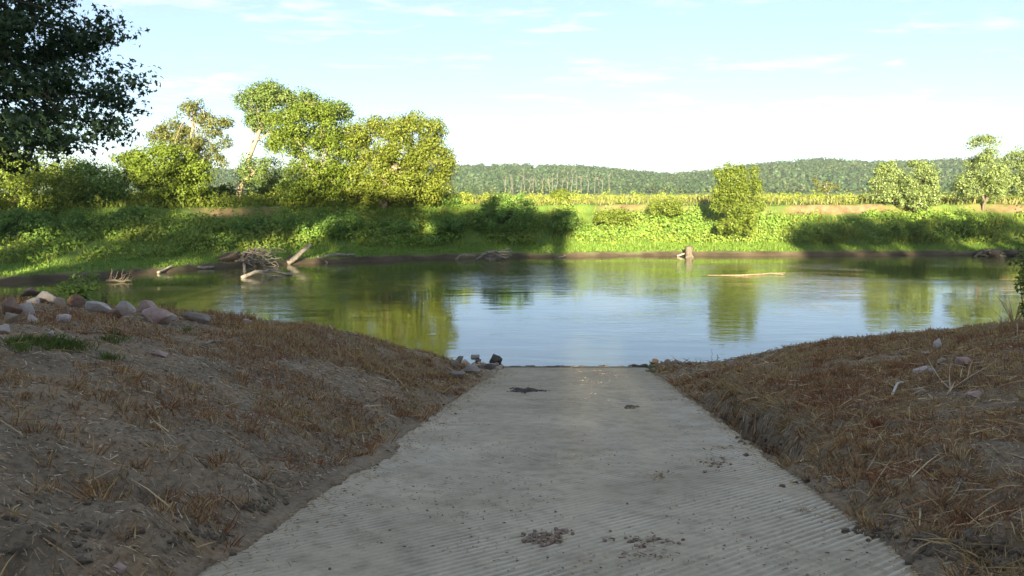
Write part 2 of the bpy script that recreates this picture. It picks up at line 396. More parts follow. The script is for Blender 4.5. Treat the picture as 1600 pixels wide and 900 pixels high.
nA = noise_node(t, 1.1, 6, .6, pos); nB = noise_node(t, 14, 8, .7, pos); nC = noise_node(t, 55, 4, .6, pos)
dirt = ramp(t, nA.outputs[0], [(.32, (.165, .126, .088)), (.5, (.265, .21, .152)), (.66, (.30, .213, .135))]).outputs[0]
gr = ramp(t, nB.outputs[0], [(.3, (.45, .43, .42)), (.55, (1, 1, 1)), (.75, (1.3, 1.25, 1.2))]).outputs[0]
dirt = mixc(t, .9, dirt, gr, 'MULTIPLY')
fl = ramp(t, nC.outputs[0], [(.66, (0, 0, 0)), (.74, (1, 1, 1))]).outputs[0]
dirt = mixc(t, fl, dirt, (.44, .35, .24))
nG = noise_node(t, .5, 5, .6, pos)
green = ramp(t, nG.outputs[0], [(.35, (.07, .12, .022)), (.55, (.10, .165, .03)), (.7, (.15, .165, .045))]).outputs[0]
mud = ramp(t, nG.outputs[0], [(.35, (.042, .032, .020)), (.65, (.085, .064, .040))]).outputs[0]
cut = ramp(t, nA.outputs[0], [(.35, (.12, .078, .042)), (.65, (.24, .16, .09))]).outputs[0]
c = mixc(t, sp.outputs[0], dirt, green); c = mixc(t, sp.outputs[1], c, mud); c = mixc(t, sp.outputs[2], c, cut)
p = t.nodes.new('ShaderNodeBsdfPrincipled'); p.inputs['Roughness'].default_value = .95; p.inputs['Specular IOR Level'].default_value = .2
t.links.new(c, p.inputs['Base Color'])
hb = t.nodes.new('ShaderNodeMath'); hb.operation = 'MULTIPLY_ADD'; t.links.new(nC.outputs[0], hb.inputs[0]); hb.inputs[1].default_value = .35; t.links.new(nB.outputs[0], hb.inputs[2])
t.links.new(bump(t, hb.outputs[0], .9, .05), p.inputs['Normal']); t.links.new(p.outputs[0], out.inputs[0])
M['soil'] = m
kind(obj('ground', gme, m), 'structure')

# ------------------------------------------------------------------ river
m, t, out = new_mat('river_water')
geo = t.nodes.new('ShaderNodeNewGeometry'); pos = geo.outputs['Position']
mp = t.nodes.new('ShaderNodeMapping'); mp.inputs['Scale'].default_value = (.55, 1.5, 1); t.links.new(pos, mp.inputs[0])
w1 = noise_node(t, 2.6, 3, .55, mp.outputs[0], .6)
w2 = noise_node(t, .55, 2, .5, mp.outputs[0], .3)
mk = noise_node(t, .085, 3, .55, mp.outputs[0], 1.2)
mr = t.nodes.new('ShaderNodeMapRange'); mr.inputs[1].default_value = .42; mr.inputs[2].default_value = .64; mr.inputs[3].default_value = .12; mr.inputs[4].default_value = 1.0
t.links.new(mk.outputs[0], mr.inputs[0])
sy = t.nodes.new('ShaderNodeSeparateXYZ'); t.links.new(pos, sy.inputs[0])
fr = t.nodes.new('ShaderNodeMapRange'); fr.inputs[1].default_value = 30; fr.inputs[2].default_value = 52; fr.inputs[3].default_value = .2; fr.inputs[4].default_value = 1.0   # the current runs faster along the outer bank
t.links.new(sy.outputs[1], fr.inputs[0])
ml = t.nodes.new('ShaderNodeMath'); ml.operation = 'MULTIPLY'; t.links.new(mr.outputs[0], ml.inputs[0]); t.links.new(fr.outputs[0], ml.inputs[1])
hh = t.nodes.new('ShaderNodeMath'); hh.operation = 'MULTIPLY'; t.links.new(w1.outputs[0], hh.inputs[0]); t.links.new(ml.outputs[0], hh.inputs[1])
h2 = t.nodes.new('ShaderNodeMath'); h2.operation = 'MULTIPLY_ADD'; t.links.new(w2.outputs[0], h2.inputs[0]); h2.inputs[1].default_value = .5; t.links.new(hh.outputs[0], h2.inputs[2])
p = t.nodes.new('ShaderNodeBsdfPrincipled'); p.inputs['Base Color'].default_value = (.055, .062, .022, 1)
p.inputs['Roughness'].default_value = .04; p.inputs['IOR'].default_value = 1.75
t.links.new(bump(t, h2.outputs[0], .42, .07), p.inputs['Normal']); t.links.new(p.outputs[0], out.inputs[0])
M['water'] = m
wv = np.array([(-400, 14, 0), (400, 14, 0), (400, 100, 0), (-400, 100, 0)], float)
kind(obj('river', mesh_data('river', wv, [[(0, 1, 2, 3)]]), m), 'structure')

# ------------------------------------------------------------------ boat ramp: a concrete slab with real diagonal grooves
A = math.radians(40)                                   # grooves run diagonally
gd = np.array([math.cos(A), math.sin(A)]); gn = np.array([-math.sin(A), math.cos(A)])
Y0, Y1 = 2.5, 31.0
corners = np.array([(edge_l(Y0), Y0), (edge_r(Y0), Y0), (edge_r(Y1), Y1), (edge_l(Y1), Y1)])
PIT = .076
smin_, smax_ = (corners @ gn).min() + .02, (corners @ gn).max() - .02
ss = np.arange(smin_, smax_, PIT / 6); NT = 56
poly = corners
rows = []
for s in ss:
    ts = []
    for i in range(4):
        a, b = poly[i], poly[(i + 1) % 4]; da, db = a @ gn - s, b @ gn - s
        if da * db < 0:
            pnt = a + (b - a) * da / (da - db); ts.append(pnt @ gd)
    t0, t1 = min(ts), max(ts)
    tt = np.linspace(t0, t1, NT)
    rows.append(gn[None] * s + gd[None] * tt[:, None])
R = np.array(rows)
rx, ry = R[..., 0], R[..., 1]
ul = rx - edge_l(ry); ur = edge_r(ry) - rx
prof = np.abs(((ss / PIT) % 1.0) - .5) * 2
prof = sstep(.42, .86, prof)[:, None]
silt = np.clip(.62 + 1.1 * fbm(rx, ry, 1.6, 5, 41, .62), 0, 1)
edge_clear = np.maximum(sstep(1.7, .3, ur) * sstep(20, 13, ry), .5 * sstep(.9, .15, ul))
mid_clear = .7 * np.exp(-((rx - (edge_l(ry) + 3.0)) / .45) ** 2) * sstep(20, 12, ry)
amp = np.clip(np.maximum(np.maximum(edge_clear, mid_clear), .22 + .6 * (1 - silt)), 0, 1) * sstep(24, 13, ry)
amp *= np.clip(.62 + 1.0 * fbm(rx, ry, .55, 4, 43, .65), .05, 1.1)
broken = .004 * fbm(rx, ry, .14, 2, 44) * (amp > .1)
rz = ramp_z(ry) + .017 * amp * (prof - 1) + broken + .005 * fbm(rx, ry, 1.4, 3, 45)
RV = np.stack([rx, ry, rz], -1)
nr = len(ss); ii = np.arange(nr * NT).reshape(nr, NT)
rq = np.stack([ii[:-1, :-1], ii[:-1, 1:], ii[1:, 1:], ii[1:, :-1]], -1).reshape(-1, 4)
# skirt for the slab's thickness
bd = np.concatenate([ii[:, -1], ii[-1, ::-1], ii[::-1, 0], ii[0, :]])
Vt = RV.reshape(-1, 3); Vb = Vt[bd].copy(); Vb[:, 2] -= .22
k = np.arange(len(bd)); kn = (k + 1) % len(bd)
skq = np.stack([bd, len(Vt) + k, len(Vt) + kn, bd[kn]], -1)
rme = mesh_data('ramp', np.concatenate([Vt, Vb]), [rq, skq], True)
cl = np.zeros((len(Vt) + len(Vb), 4), np.float32); cl[:len(Vt), 0] = (amp * prof).ravel(); cl[:len(Vt), 1] = amp.ravel(); cl[:, 3] = 1
ca = rme.color_attributes.new('wear', 'FLOAT_COLOR', 'POINT'); ca.data.foreach_set('color', cl.ravel())
m, t, out = new_mat('silty_concrete')
at = t.nodes.new('ShaderNodeAttribute'); at.attribute_name = 'wear'
sp = t.nodes.new('ShaderNodeSeparateColor'); t.links.new(at.outputs['Color'], sp.inputs[0])
geo = t.nodes.new('ShaderNodeNewGeometry'); pos = geo.outputs['Position']
nA = noise_node(t, .7, 5, .6, pos); nB = noise_node(t, 26, 7, .7, pos); nC = noise_node(t, 5, 5, .6, pos); nD = noise_node(t, 70, 3, .6, pos)
base = ramp(t, nA.outputs[0], [(.3, (.275, .236, .178)), (.5, (.35, .303, .232)), (.7, (.40, .345, .266))]).outputs[0]
base = mixc(t, .75, base, ramp(t, nC.outputs[0], [(.3, (.62, .61, .60)), (.52, (.95, .95, .95)), (.8, (1.16, 1.13, 1.08))]).outputs[0], 'MULTIPLY')
base = mixc(t, .6, base, ramp(t, nB.outputs[0], [(.28, (.55, .53, .5)), (.45, (1, 1, 1)), (.72, (1.18, 1.17, 1.14))]).outputs[0], 'MULTIPLY')
fk = ramp(t, nD.outputs[0], [(.68, (0, 0, 0)), (.76, (1, 1, 1))]).outputs[0]
base = mixc(t, fk, base, (.56, .52, .46))
mulv = t.nodes.new('ShaderNodeMath'); mulv.operation = 'MULTIPLY'; t.links.new(sp.outputs[0], mulv.inputs[0]); mulv.inputs[1].default_value = .62
base = mixc(t, mulv.outputs[0], base, (.66, .62, .55))
sz = t.nodes.new('ShaderNodeSeparateXYZ'); t.links.new(pos, sz.inputs[0])
wz = t.nodes.new('ShaderNodeMath'); wz.operation = 'MULTIPLY_ADD'; t.links.new(nC.outputs[0], wz.inputs[0]); wz.inputs[1].default_value = -.22; t.links.new(sz.outputs[2], wz.inputs[2])
wm = t.nodes.new('ShaderNodeMapRange'); wm.inputs[1].default_value = .06; wm.inputs[2].default_value = -.02; wm.inputs[3].default_value = 0; wm.inputs[4].default_value = .75; t.links.new(wz.outputs[0], wm.inputs[0])
base = mixc(t, wm.outputs[0], base, (.085, .075, .052))
p = t.nodes.new('ShaderNodeBsdfPrincipled'); p.inputs['Roughness'].default_value = .95; p.inputs['Specular IOR Level'].default_value = .08
t.links.new(base, p.inputs['Base Color'])
t.links.new(bump(t, nB.outputs[0], .25, .012), p.inputs['Normal']); t.links.new(p.outputs[0], out.inputs[0])
M['concrete'] = m
kind(obj('ramp', rme, m), 'structure')

# ------------------------------------------------------------------ trees
def rand_dir(n):
    v = rng.normal(size=(n, 3)); return v / np.linalg.norm(v, axis=1)[:, None]
def clumps_in(ells, n):
    """n clump centres spread through a union of ellipsoids, denser to the outside"""
    vol = np.array([e[1][0] * e[1][1] * e[1][2] for e in ells]) ** .8; vol /= vol.sum()
    out = []
    for e, c in zip(ells, np.maximum(3, (vol * n).astype(int))):
        d = rand_dir(c); r = rng.uniform(.30, 1.0, c) ** .55
        out.append(np.asarray(e[0])[None] + d * np.asarray(e[1])[None] * (r * .9)[:, None])
    return np.concatenate(out)
def leafy(mb, cen, rad, per, size, out_bias=1.0, star=False, squash=.75, up=.25, aspect=.65):
    for c, r in zip(cen, np.broadcast_to(rad, (len(cen),))):
        n = max(4, int(per * rng.uniform(.6, 1.3)))
        d = rand_dir(n); rr = r * rng.uniform(.25, 1.0, n) ** .6 * rng.uniform(.8, 1.2)
        pts = c + d * rr[:, None] * np.array([1, 1, squash])
        nn = d * out_bias * 1.3 + rng.normal(size=(n, 3)) * .65 + np.array([0, 0, up])
        sz = size * rng.uniform(.6, 1.35, n)
        (mb.star_leaves(pts, nn, sz) if star else mb.leaves(pts, nn, sz, aspect))
def curve(a, b, n=6, sag=.12, jit=.06):
    a = np.asarray(a, float); b = np.asarray(b, float); L = np.linalg.norm(b - a)
    t = np.linspace(0, 1, n)[:, None]; pts = a + (b - a) * t
    pts[:, 2] += (np.sin(t[:, 0] * math.pi) * sag * L)
    pts[1:-1] += rng.normal(size=(n - 2, 3)) * jit * L / n * 2
    return pts
def tree(name, label, cat, base, ells, leafmat, barkmat, nclump=60, crad=.9, per=60, lsize=.34, trunk_r=.3, trunk_pts=None, group=None, limbs=14, star=False, squash=.75, stems=1, parts=('trunk', 'crown'), dens=1.5):
    base = np.asarray(base, float)
    th = thing(name, label, cat, base, group)
    cen = clumps_in(ells, int(nclump * dens))
    top = np.mean([e[0] for e in ells], axis=0)
    tb = MB()
    if trunk_pts is None:
        for s in range(stems):
            b = base + np.array([rng.normal() * .35 * (stems > 1), rng.normal() * .3 * (stems > 1), -.3])
            tp = curve(b, top + np.array([rng.normal() * .8 * (stems > 1), 0, 0]), 7, .0, .12)
            tb.tube(tp, np.linspace(trunk_r, trunk_r * .3, 7), 8, .08)
            fork = tp
    else:
        fork = np.asarray(trunk_pts, float)
        tb.tube(fork, np.linspace(trunk_r, trunk_r * .35, len(fork)), 8, .1)
    order = rng.permutation(len(cen))[:limbs]
    for i in order:
        k = rng.integers(max(1, len(fork) // 2), len(fork))
        cpt = curve(fork[k], cen[i], 6, .06, .1)
        tb.tube(cpt, np.linspace(trunk_r * .24, trunk_r * .05, 6), 5, .05)
    tb.build(parts[0], barkmat, th, True, base)
    cb_ = MB(); leafy(cb_, cen, crad * 1.08 * rng.uniform(.65, 1.35, len(cen)), per * (1.1 if star else 1.85), lsize * (.88 if star else .66), star=star, squash=squash)
    cb_.build(parts[1], leafmat, th, False, base)
    return th
def ell(px, py, d, rpx, rpy, depth=None):
    """an ellipsoid standing at distance d, rpx/rpy its half sizes as seen"""
    c = P(px, py, d); k = d / F
    return (c, (rpx * k, (depth if depth else rpx * k), rpy * k))
def base_at(px, d, dz=0.0):
    x = (px - 800) / F * d / .9928 * 1.0
    return np.array([x, d, float(H(x, d)) + dz])

D = 86
# the far left: shaded trees with sunlit tops
tree('tree', 'leafy tree at the left edge, half hidden behind the dark overhanging crown', 'tree', base_at(35, 72), [ell(30, 252, 72, 66, 42), ell(70, 292, 70, 66, 48), ell(10, 310, 70, 55, 40), ell(110, 268, 74, 40, 30)], M['willow'], M['bark'], 90, 1.0, 60, .36, .28, stems=2)
tree('tree', 'dark green bushy tree between the left edge and the yellow green tree', 'tree', base_at(130, 73), [ell(140, 290, 73, 44, 40), ell(110, 325, 72, 45, 32), ell(168, 308, 74, 34, 46)], M['shade_green'], M['bark'], 70, .85, 60, .34, .22, stems=3)
tree('tree', 'yellow green bushy tree left of the bleached crooked trunk', 'tree', base_at(255, 77), [ell(255, 258, 77, 64, 40), ell(210, 262, 77, 36, 32), ell(225, 295, 76, 40, 36), ell(305, 285, 77, 36, 38), ell(265, 310, 75, 55, 26)], M['maple'], M['bark'], 135, .85, 75, .34, .26, stems=2)
b = base_at(282, 86)
tree('tree', 'tall open tree with sparse pale crown rising behind the yellow green tree', 'tree', b, [ell(308, 172, 86, 26, 22), ell(250, 215, 86, 22, 14), ell(290, 240, 85, 40, 20), ell(340, 195, 86, 26, 16), ell(270, 205, 86, 30, 20), ell(312, 225, 86, 30, 24), ell(330, 255, 86, 22, 18), ell(345, 222, 86, 16, 10)], M['thin'], M['bark_pale'], 105, .72, 50, .32, .24, trunk_pts=[b - [0, 0, .3], P(286, 270, 86), P(296, 225, 86), P(305, 185, 86), P(306, 165, 86)], limbs=14)
# crooked bleached trunk carrying the tall cottonwood crown
b = base_at(377, 84)
tree('cottonwood_tree', 'tall cottonwood with a crooked bleached trunk and a high green crown', 'tree', b,
     [ell(398, 160, 86, 28, 26), ell(425, 148, 87, 30, 20), ell(470, 160, 88, 34, 18), ell(515, 172, 88, 34, 16), ell(405, 190, 86, 22, 18), ell(425, 215, 86, 14, 20), ell(388, 270, 84, 16, 26)],
     M['cotton'], M['bark_pale'], 150, .8, 60, .32, .34,
     trunk_pts=[b - [0, 0, .3], P(376, 290, 84), P(384, 279, 84), P(397, 271, 84), P(388, 258, 84.3), P(390, 244, 84.6), P(400, 220, 85), P(408, 198, 85.6), P(412, 170, 86), P(420, 150, 86)], limbs=12)
tree('willow_tree', 'small blue green willow filling the gap beside the bleached trunk', 'tree', base_at(425, 92), [ell(425, 270, 92, 30, 30), ell(440, 295, 91, 34, 22), ell(405, 300, 91, 24, 18)], M['cotton'], M['bark'], 45, .75, 55, .32, .18, stems=2)
tree('maple_tree', 'round yellow green maple in the middle of the left grove', 'tree', base_at(478, 83),
     [ell(488, 200, 84, 62, 38), ell(450, 225, 83, 30, 40), ell(525, 235, 84, 32, 42), ell(490, 275, 82, 44, 32), ell(470, 300, 81, 40, 16), ell(440, 195, 84, 24, 22), ell(540, 262, 84, 26, 36), ell(535, 298, 83, 30, 16)], M['maple'], M['bark_pale'], 150, .9, 85, .34, .3, stems=3, limbs=24)
tree('maple_tree', 'largest maple, broad golden green crown closing the right end of the grove', 'tree', base_at(610, 83),
     [ell(590, 218, 85, 48, 36), ell(650, 215, 84, 48, 40), ell(680, 260, 84, 35, 50), ell(620, 265, 82, 50, 42), ell(580, 265, 84, 36, 32), ell(660, 300, 82, 52, 18), ell(600, 300, 82, 46, 16), ell(555, 230, 85, 26, 34), ell(560, 290, 83, 26, 24), ell(655, 185, 85, 20, 10)], M['maple_warm'], M['bark_pale'], 215, .92, 85, .34, .34, stems=3, limbs=28)
# right of the grove
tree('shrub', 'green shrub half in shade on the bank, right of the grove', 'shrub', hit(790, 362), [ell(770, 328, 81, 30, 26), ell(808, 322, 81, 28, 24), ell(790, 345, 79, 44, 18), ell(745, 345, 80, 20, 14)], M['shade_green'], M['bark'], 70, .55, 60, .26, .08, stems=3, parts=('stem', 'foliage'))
tree('willow_bush', 'upright yellow green willow bush on the sunlit bank', 'bush', hit(1150, 350), [ell(1142, 288, 78, 28, 24), ell(1168, 300, 78, 24, 26), ell(1135, 315, 78, 26, 18), ell(1158, 335, 77, 30, 15), ell(1160, 264, 78, 12, 9), ell(1128, 270, 78, 12, 9), ell(1176, 276, 78, 10, 12), ell(1140, 262, 78, 6, 8), ell(1188, 318, 78, 10, 12), ell(1114, 300, 78, 8, 10), ell(1150, 350, 77, 38, 8)], M['willow'], M['bark'], 130, .45, 62, .26, .1, stems=4, squash=1.3, parts=('stem', 'foliage'))
tree('poplar_tree', 'left of two touching pale leaved young poplars on the bank top', 'tree', base_at(1385, 89), [ell(1383, 280, 89, 28, 26), ell(1380, 302, 89, 28, 18), ell(1388, 262, 89, 16, 10)], M['poplar'], M['bark'], 62, .6, 60, .28, .12, stems=2)
tree('poplar_tree', 'right, rounder one of two touching pale leaved young poplars', 'tree', base_at(1437, 87), [ell(1438, 282, 87, 31, 30), ell(1436, 308, 87, 32, 22), ell(1440, 258, 87, 18, 9)], M['poplar'], M['bark'], 80, .6, 62, .28, .12, stems=2)
tree('poplar_tree', 'tallest pale leaved poplar, near the right edge', 'tree', base_at(1532, 88), [ell(1538, 232, 88, 22, 28), ell(1540, 268, 88, 38, 32), ell(1525, 292, 88, 40, 22), ell(1560, 285, 88, 24, 28)], M['poplar'], M['bark'], 105, .65, 62, .28, .16, stems=2)
tree('poplar_tree', 'pale leaved poplar cut off by the right edge of the view', 'tree', base_at(1600, 92), [ell(1592, 265, 92, 34, 38), ell(1625, 255, 92, 36, 40), ell(1600, 290, 92, 42, 18)], M['poplar'], M['bark'], 95, .65, 60, .28, .16, stems=2)
b = base_at(1294, 110)
tree('sapling', 'thin flat topped sapling standing alone in the sunny field', 'sapling', b, [ell(1280, 287, 110, 12, 4), ell(1305, 290, 110, 12, 4), ell(1293, 295, 110, 14, 6), ell(1276, 281, 110, 5, 4)], M['thin'], M['bark_pale'], 16, .4, 26, .3, .1, limbs=10, parts=('trunk', 'crown'))
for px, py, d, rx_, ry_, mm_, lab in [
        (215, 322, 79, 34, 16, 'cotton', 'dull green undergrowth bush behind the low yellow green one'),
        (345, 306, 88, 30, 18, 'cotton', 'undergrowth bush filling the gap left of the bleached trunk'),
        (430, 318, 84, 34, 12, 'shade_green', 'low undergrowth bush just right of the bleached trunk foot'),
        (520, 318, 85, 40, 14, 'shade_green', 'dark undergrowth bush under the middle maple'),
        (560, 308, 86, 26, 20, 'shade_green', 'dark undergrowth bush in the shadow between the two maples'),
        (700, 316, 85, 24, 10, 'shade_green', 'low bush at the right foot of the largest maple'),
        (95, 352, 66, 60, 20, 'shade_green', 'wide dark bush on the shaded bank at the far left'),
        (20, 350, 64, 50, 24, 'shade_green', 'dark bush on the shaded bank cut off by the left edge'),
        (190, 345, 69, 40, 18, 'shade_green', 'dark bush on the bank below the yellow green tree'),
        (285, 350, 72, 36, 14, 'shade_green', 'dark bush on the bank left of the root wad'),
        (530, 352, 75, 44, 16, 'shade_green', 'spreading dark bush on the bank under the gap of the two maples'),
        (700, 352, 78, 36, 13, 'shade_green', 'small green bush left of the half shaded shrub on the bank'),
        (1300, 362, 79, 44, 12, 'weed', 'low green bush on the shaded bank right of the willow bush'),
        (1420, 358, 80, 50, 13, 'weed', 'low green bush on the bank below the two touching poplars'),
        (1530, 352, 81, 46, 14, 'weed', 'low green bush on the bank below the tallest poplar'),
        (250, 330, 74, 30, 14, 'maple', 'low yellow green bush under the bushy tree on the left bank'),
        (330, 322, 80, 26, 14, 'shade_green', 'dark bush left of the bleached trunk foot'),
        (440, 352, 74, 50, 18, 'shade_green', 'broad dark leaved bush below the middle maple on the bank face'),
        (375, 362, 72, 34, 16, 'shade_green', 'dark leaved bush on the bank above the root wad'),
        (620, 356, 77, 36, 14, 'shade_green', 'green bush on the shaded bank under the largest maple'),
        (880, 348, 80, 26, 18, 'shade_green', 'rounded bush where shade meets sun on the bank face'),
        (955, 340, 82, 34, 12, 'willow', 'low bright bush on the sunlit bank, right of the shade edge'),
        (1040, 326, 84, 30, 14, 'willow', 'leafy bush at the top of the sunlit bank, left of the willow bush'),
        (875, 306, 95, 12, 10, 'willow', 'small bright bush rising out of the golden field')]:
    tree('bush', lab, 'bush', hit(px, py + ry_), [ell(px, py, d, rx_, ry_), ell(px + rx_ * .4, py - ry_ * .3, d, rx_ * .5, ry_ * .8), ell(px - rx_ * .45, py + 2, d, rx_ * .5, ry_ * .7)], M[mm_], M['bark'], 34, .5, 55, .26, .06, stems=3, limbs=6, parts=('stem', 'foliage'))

# the dark crown overhanging from the left, close to the camera
b = np.array([-16.5, 18.0, float(H(-16.5, 18.0))])
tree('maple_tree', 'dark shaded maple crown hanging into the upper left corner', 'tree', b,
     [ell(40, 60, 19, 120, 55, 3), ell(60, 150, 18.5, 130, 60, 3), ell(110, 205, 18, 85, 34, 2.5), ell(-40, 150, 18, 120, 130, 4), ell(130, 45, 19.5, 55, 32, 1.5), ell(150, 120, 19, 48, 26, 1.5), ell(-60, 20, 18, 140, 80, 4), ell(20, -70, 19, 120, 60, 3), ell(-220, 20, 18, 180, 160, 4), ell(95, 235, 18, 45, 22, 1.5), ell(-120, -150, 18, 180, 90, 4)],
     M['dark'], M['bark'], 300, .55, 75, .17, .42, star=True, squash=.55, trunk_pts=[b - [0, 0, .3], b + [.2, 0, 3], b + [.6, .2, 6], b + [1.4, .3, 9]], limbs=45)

# bleached dead trees at the foot of the far hill
for i in range(22):
    px = 788 + i * 7.6 + rng.uniform(-3, 3); d = rng.uniform(560, 610)
    bx = base_at(px, d); hgt = rng.uniform(9, 16)
    th = thing('dead_tree', 'bare grey dead tree in the row at the foot of the wooded hill', 'tree', bx, 'bare grey dead trees below the far hill')
    mb = MB(); lean = rng.normal() * .8
    tp = curve(bx, bx + [lean, 0, hgt], 5, 0, .06); mb.tube(tp, np.linspace(.28, .07, 5), 5); mb.build('trunk', M['dead_grey'], th, True, bx)
    for k in range(4):
        j = rng.integers(2, 5); e = tp[j] + [rng.normal() * 1.6, 0, rng.uniform(1.5, 3.5)]
        mb = MB(); mb.tube(curve(tp[j], e, 3, 0, .05), [.18, .12, .06], 4); mb.build('limb', M['dead_grey'], th, True, bx)

# wood on the far hills: crowns that read as one mass
hb_ = MB()
sph = bmesh.new(); bmesh.ops.create_icosphere(sph, subdivisions=2, radius=1)
sv = np.array([v.co[:] for v in sph.verts]); sf = np.array([[v.index for v in f.verts] for f in sph.faces]); sph.free()
bmx = bmesh.new(); bmesh.ops.create_icosphere(bmx, subdivisions=1, radius=1)
sv1 = np.array([v.co[:] for v in bmx.verts]); sf1 = np.array([[v.index for v in f.verts] for f in bmx.faces]); bmx.free()
n = 4600
hp = rng.uniform(-150, 1900, n); hd = 690 + 330 * rng.uniform(0, 1, n) ** .8
hx = (hp - 800) / F * hd
for x0, d0 in zip(hx, hd):
    z0 = float(H(x0, d0)); r = rng.uniform(1.8, 4.2)
    dis = 1 + .42 * rng.uniform(-1, 1, len(sv1))
    V = sv1 * dis[:, None] * [r, r, r * .85] + [x0, d0, z0 + r * .6]
    hb_.add(V, sf1)
n2 = 110000
k = rng.integers(0, n, n2); dd = rand_dir(n2); dd[:, 2] = np.abs(dd[:, 2]) - .25
zz = H(hx[k], hd[k])
C = np.stack([hx[k], hd[k], zz + 3.2], 1) + dd * rng.uniform(.78, 1.0, (n2, 1)) * (3.2 + 5.5 * ((k * 7919) % 101 / 101.0) ** 1.5)[:, None]
hb_.leaves(C, dd + rng.normal(size=(n2, 3)) * .28, rng.uniform(1.4, 3.2, n2), .75)
# tree belt along the foot of the hills
n3 = 520; n4 = 30000
bp = rng.uniform(-200, 1900, n3); bd_ = rng.uniform(600, 690, n3); bx_ = (bp - 800) / F * bd_; br = rng.uniform(2.2, 6.5, n3)
k = rng.integers(0, n3, n4); dd = rand_dir(n4)
C = np.stack([bx_[k], bd_[k], 4.75 + br[k] * .8], 1) + dd * (br[k] * rng.uniform(.2, 1.1, n4))[:, None]
hb_.leaves(C, dd + rng.normal(size=(n4, 3)) * .5, rng.uniform(1.2, 2.6, n4), .75)
ho = kind(hb_.build('hillside_wood', M['hill'], None, False), 'stuff')
ho['label'] = 'dense green woodland covering the far hills'

# the wood behind the landing, whose shade falls over the ramp and part of the far bank
wb = MB(); wt = MB(); woods = []
for wx, wy, hgt, wr in [(x_, -46 + 3 * math.sin(x_ * 1.7), 30.2 + .8 * math.sin(x_ * 2.3), 6.5) for x_ in (-84, -76, -68, -60.5, -53, -46, -39, -32.5, -26, -20)] + [
                        (-14.5, -45, 28.8, 5.5), (-10.2, -49, 28.4, 4.6), (-7.4, -46, 27.9, 3.6),
                        (-7.6, -56, 18.6, 5), (1, -46, 16.8, 5.5), (7, -53, 18.4, 6), (13, -46, 16.8, 5.5), (18, -54, 18.6, 5), (-9, -64, 20, 7), (3, -66, 20, 7), (14, -65, 20, 7),
                        (20.4, -48, 26.6, 4.0), (23.6, -46, 27.4, 4.6), (28.5, -49, 27.8, 5.5)] + [(x_, -46 + 3 * math.sin(x_ * 1.7), 27.8 + .8 * math.sin(x_ * 2.3), 6.2) for x_ in (34.5, 41, 47.5, 54, 61, 68, 75)]:
    woods.append((wx, wy)); g = 4.3
    wt.tube(curve([wx, wy, g - .3], [wx, wy, hgt - 3], 6, 0, .03), np.linspace(.42, .12, 6), 7)
    ells = [((wx, wy, hgt - wr * .55), (wr, wr, wr * .62)), ((wx, wy, g + (hgt - g) * .55), (wr, wr * .9, (hgt - g) * .34)), ((wx, wy, g + (hgt - g) * .22), (wr * .95, wr * .8, (hgt - g) * .22))]
    leafy(wb, clumps_in(ells, 80), 1.65, 50 if wx < -12 else 36, .9, squash=.8)
V = np.concatenate(wb.V)
wo_ = MB(); q4 = V.reshape(-1, 4, 3); cc = q4.mean(1)
# a chink in the leaves lets two streaks of sun reach the foot of the ramp
kk = cc[:, 1] - 23.0
lx = cc[:, 0] - SUN_AZ * kk; lz = cc[:, 2] + math.tan(SUN_EL) * kk - float(ramp_z(23.0))
chink = (((lx - 2.1) / .78) ** 2 + ((lz - .48) / .84) ** 2 < 1) | (((lx - 3.3) / .52) ** 2 + ((lz - .48) / .74) ** 2 < 1)
q4 = q4[~chink]
wo_.add(q4.reshape(-1, 3), np.arange(len(q4) * 4).reshape(-1, 4))
kind(wo_.build('woodland_canopy', M['cotton']), 'stuff'); kind(wt.build('woodland_trunks', M['bark'], None, True), 'stuff')

# ------------------------------------------------------------------ vegetation of the far bank
def bare_lip(x, y):
    s = far_s(x, y)
    return (s > 10.7) & (s < 12.9) & (fbm(x, y, 9, 3, 77) + np.interp(x, [-30, -18, -4, 2, 22, 28, 48], [-.3, .25, .2, -.3, -.25, .25, .3]) > -.05)
def scatter_far(n, s0, s1, x0=-62, x1=62):
    x = rng.uniform(x0, x1, n); w = np.interp(x, [-34, -20, -9], [1.55, 1.2, 1.0])
    y = far_shore(x) + rng.uniform(s0, s1, n) * w
    return x, y
mb = MB()
x, y = scatter_far(4800, 4.0, 12.3)
keep = ~bare_lip(x, y) & (fbm(x, y, 3, 3, 60) > -.22) & ~((far_s(x, y) > 11.0) & (fbm(x, y, 5, 2, 61) > -.25))
x, y = x[keep], y[keep]; z = H(x, y)
for x0, y0, z0 in zip(x, y, z):
    r = rng.uniform(.3, .85); h = rng.uniform(.35, 1.0) * (1.7 if rng.uniform() < .12 else 1)
    n = 30; d = rand_dir(n); pts = np.array([x0, y0, z0 + h * .45]) + d * [r, r, h * .55]
    pts[:, 2] = np.maximum(pts[:, 2], z0)
    mb.leaves(pts, d + rng.normal(size=(n, 3)) * .6 + [0, -.5, .15], rng.uniform(.14, .34, n), .6)
o = kind(mb.build('weeds', M['weed']), 'stuff'); o['label'] = 'green leafy weeds covering the far bank face'
mb = MB()
x, y = scatter_far(8000, 3.6, 12.2, -40, 62); kp = ~bare_lip(x, y); x, y = x[kp], y[kp]; B = np.stack([x, y, H(x, y)], 1)
mb.blades(B, np.stack([rng.normal(size=len(x)) * .2, rng.normal(size=len(x)) * .2, rng.uniform(.3, .9, len(x))], 1), .05, .35)
o = kind(mb.build('bank_grass', M['weed_yellow']), 'stuff'); o['label'] = 'upright grass blades among the weeds of the far bank'
mb = MB()
x, y = scatter_far(26000, .55, 4.2); B = np.stack([x, y, H(x, y)], 1)
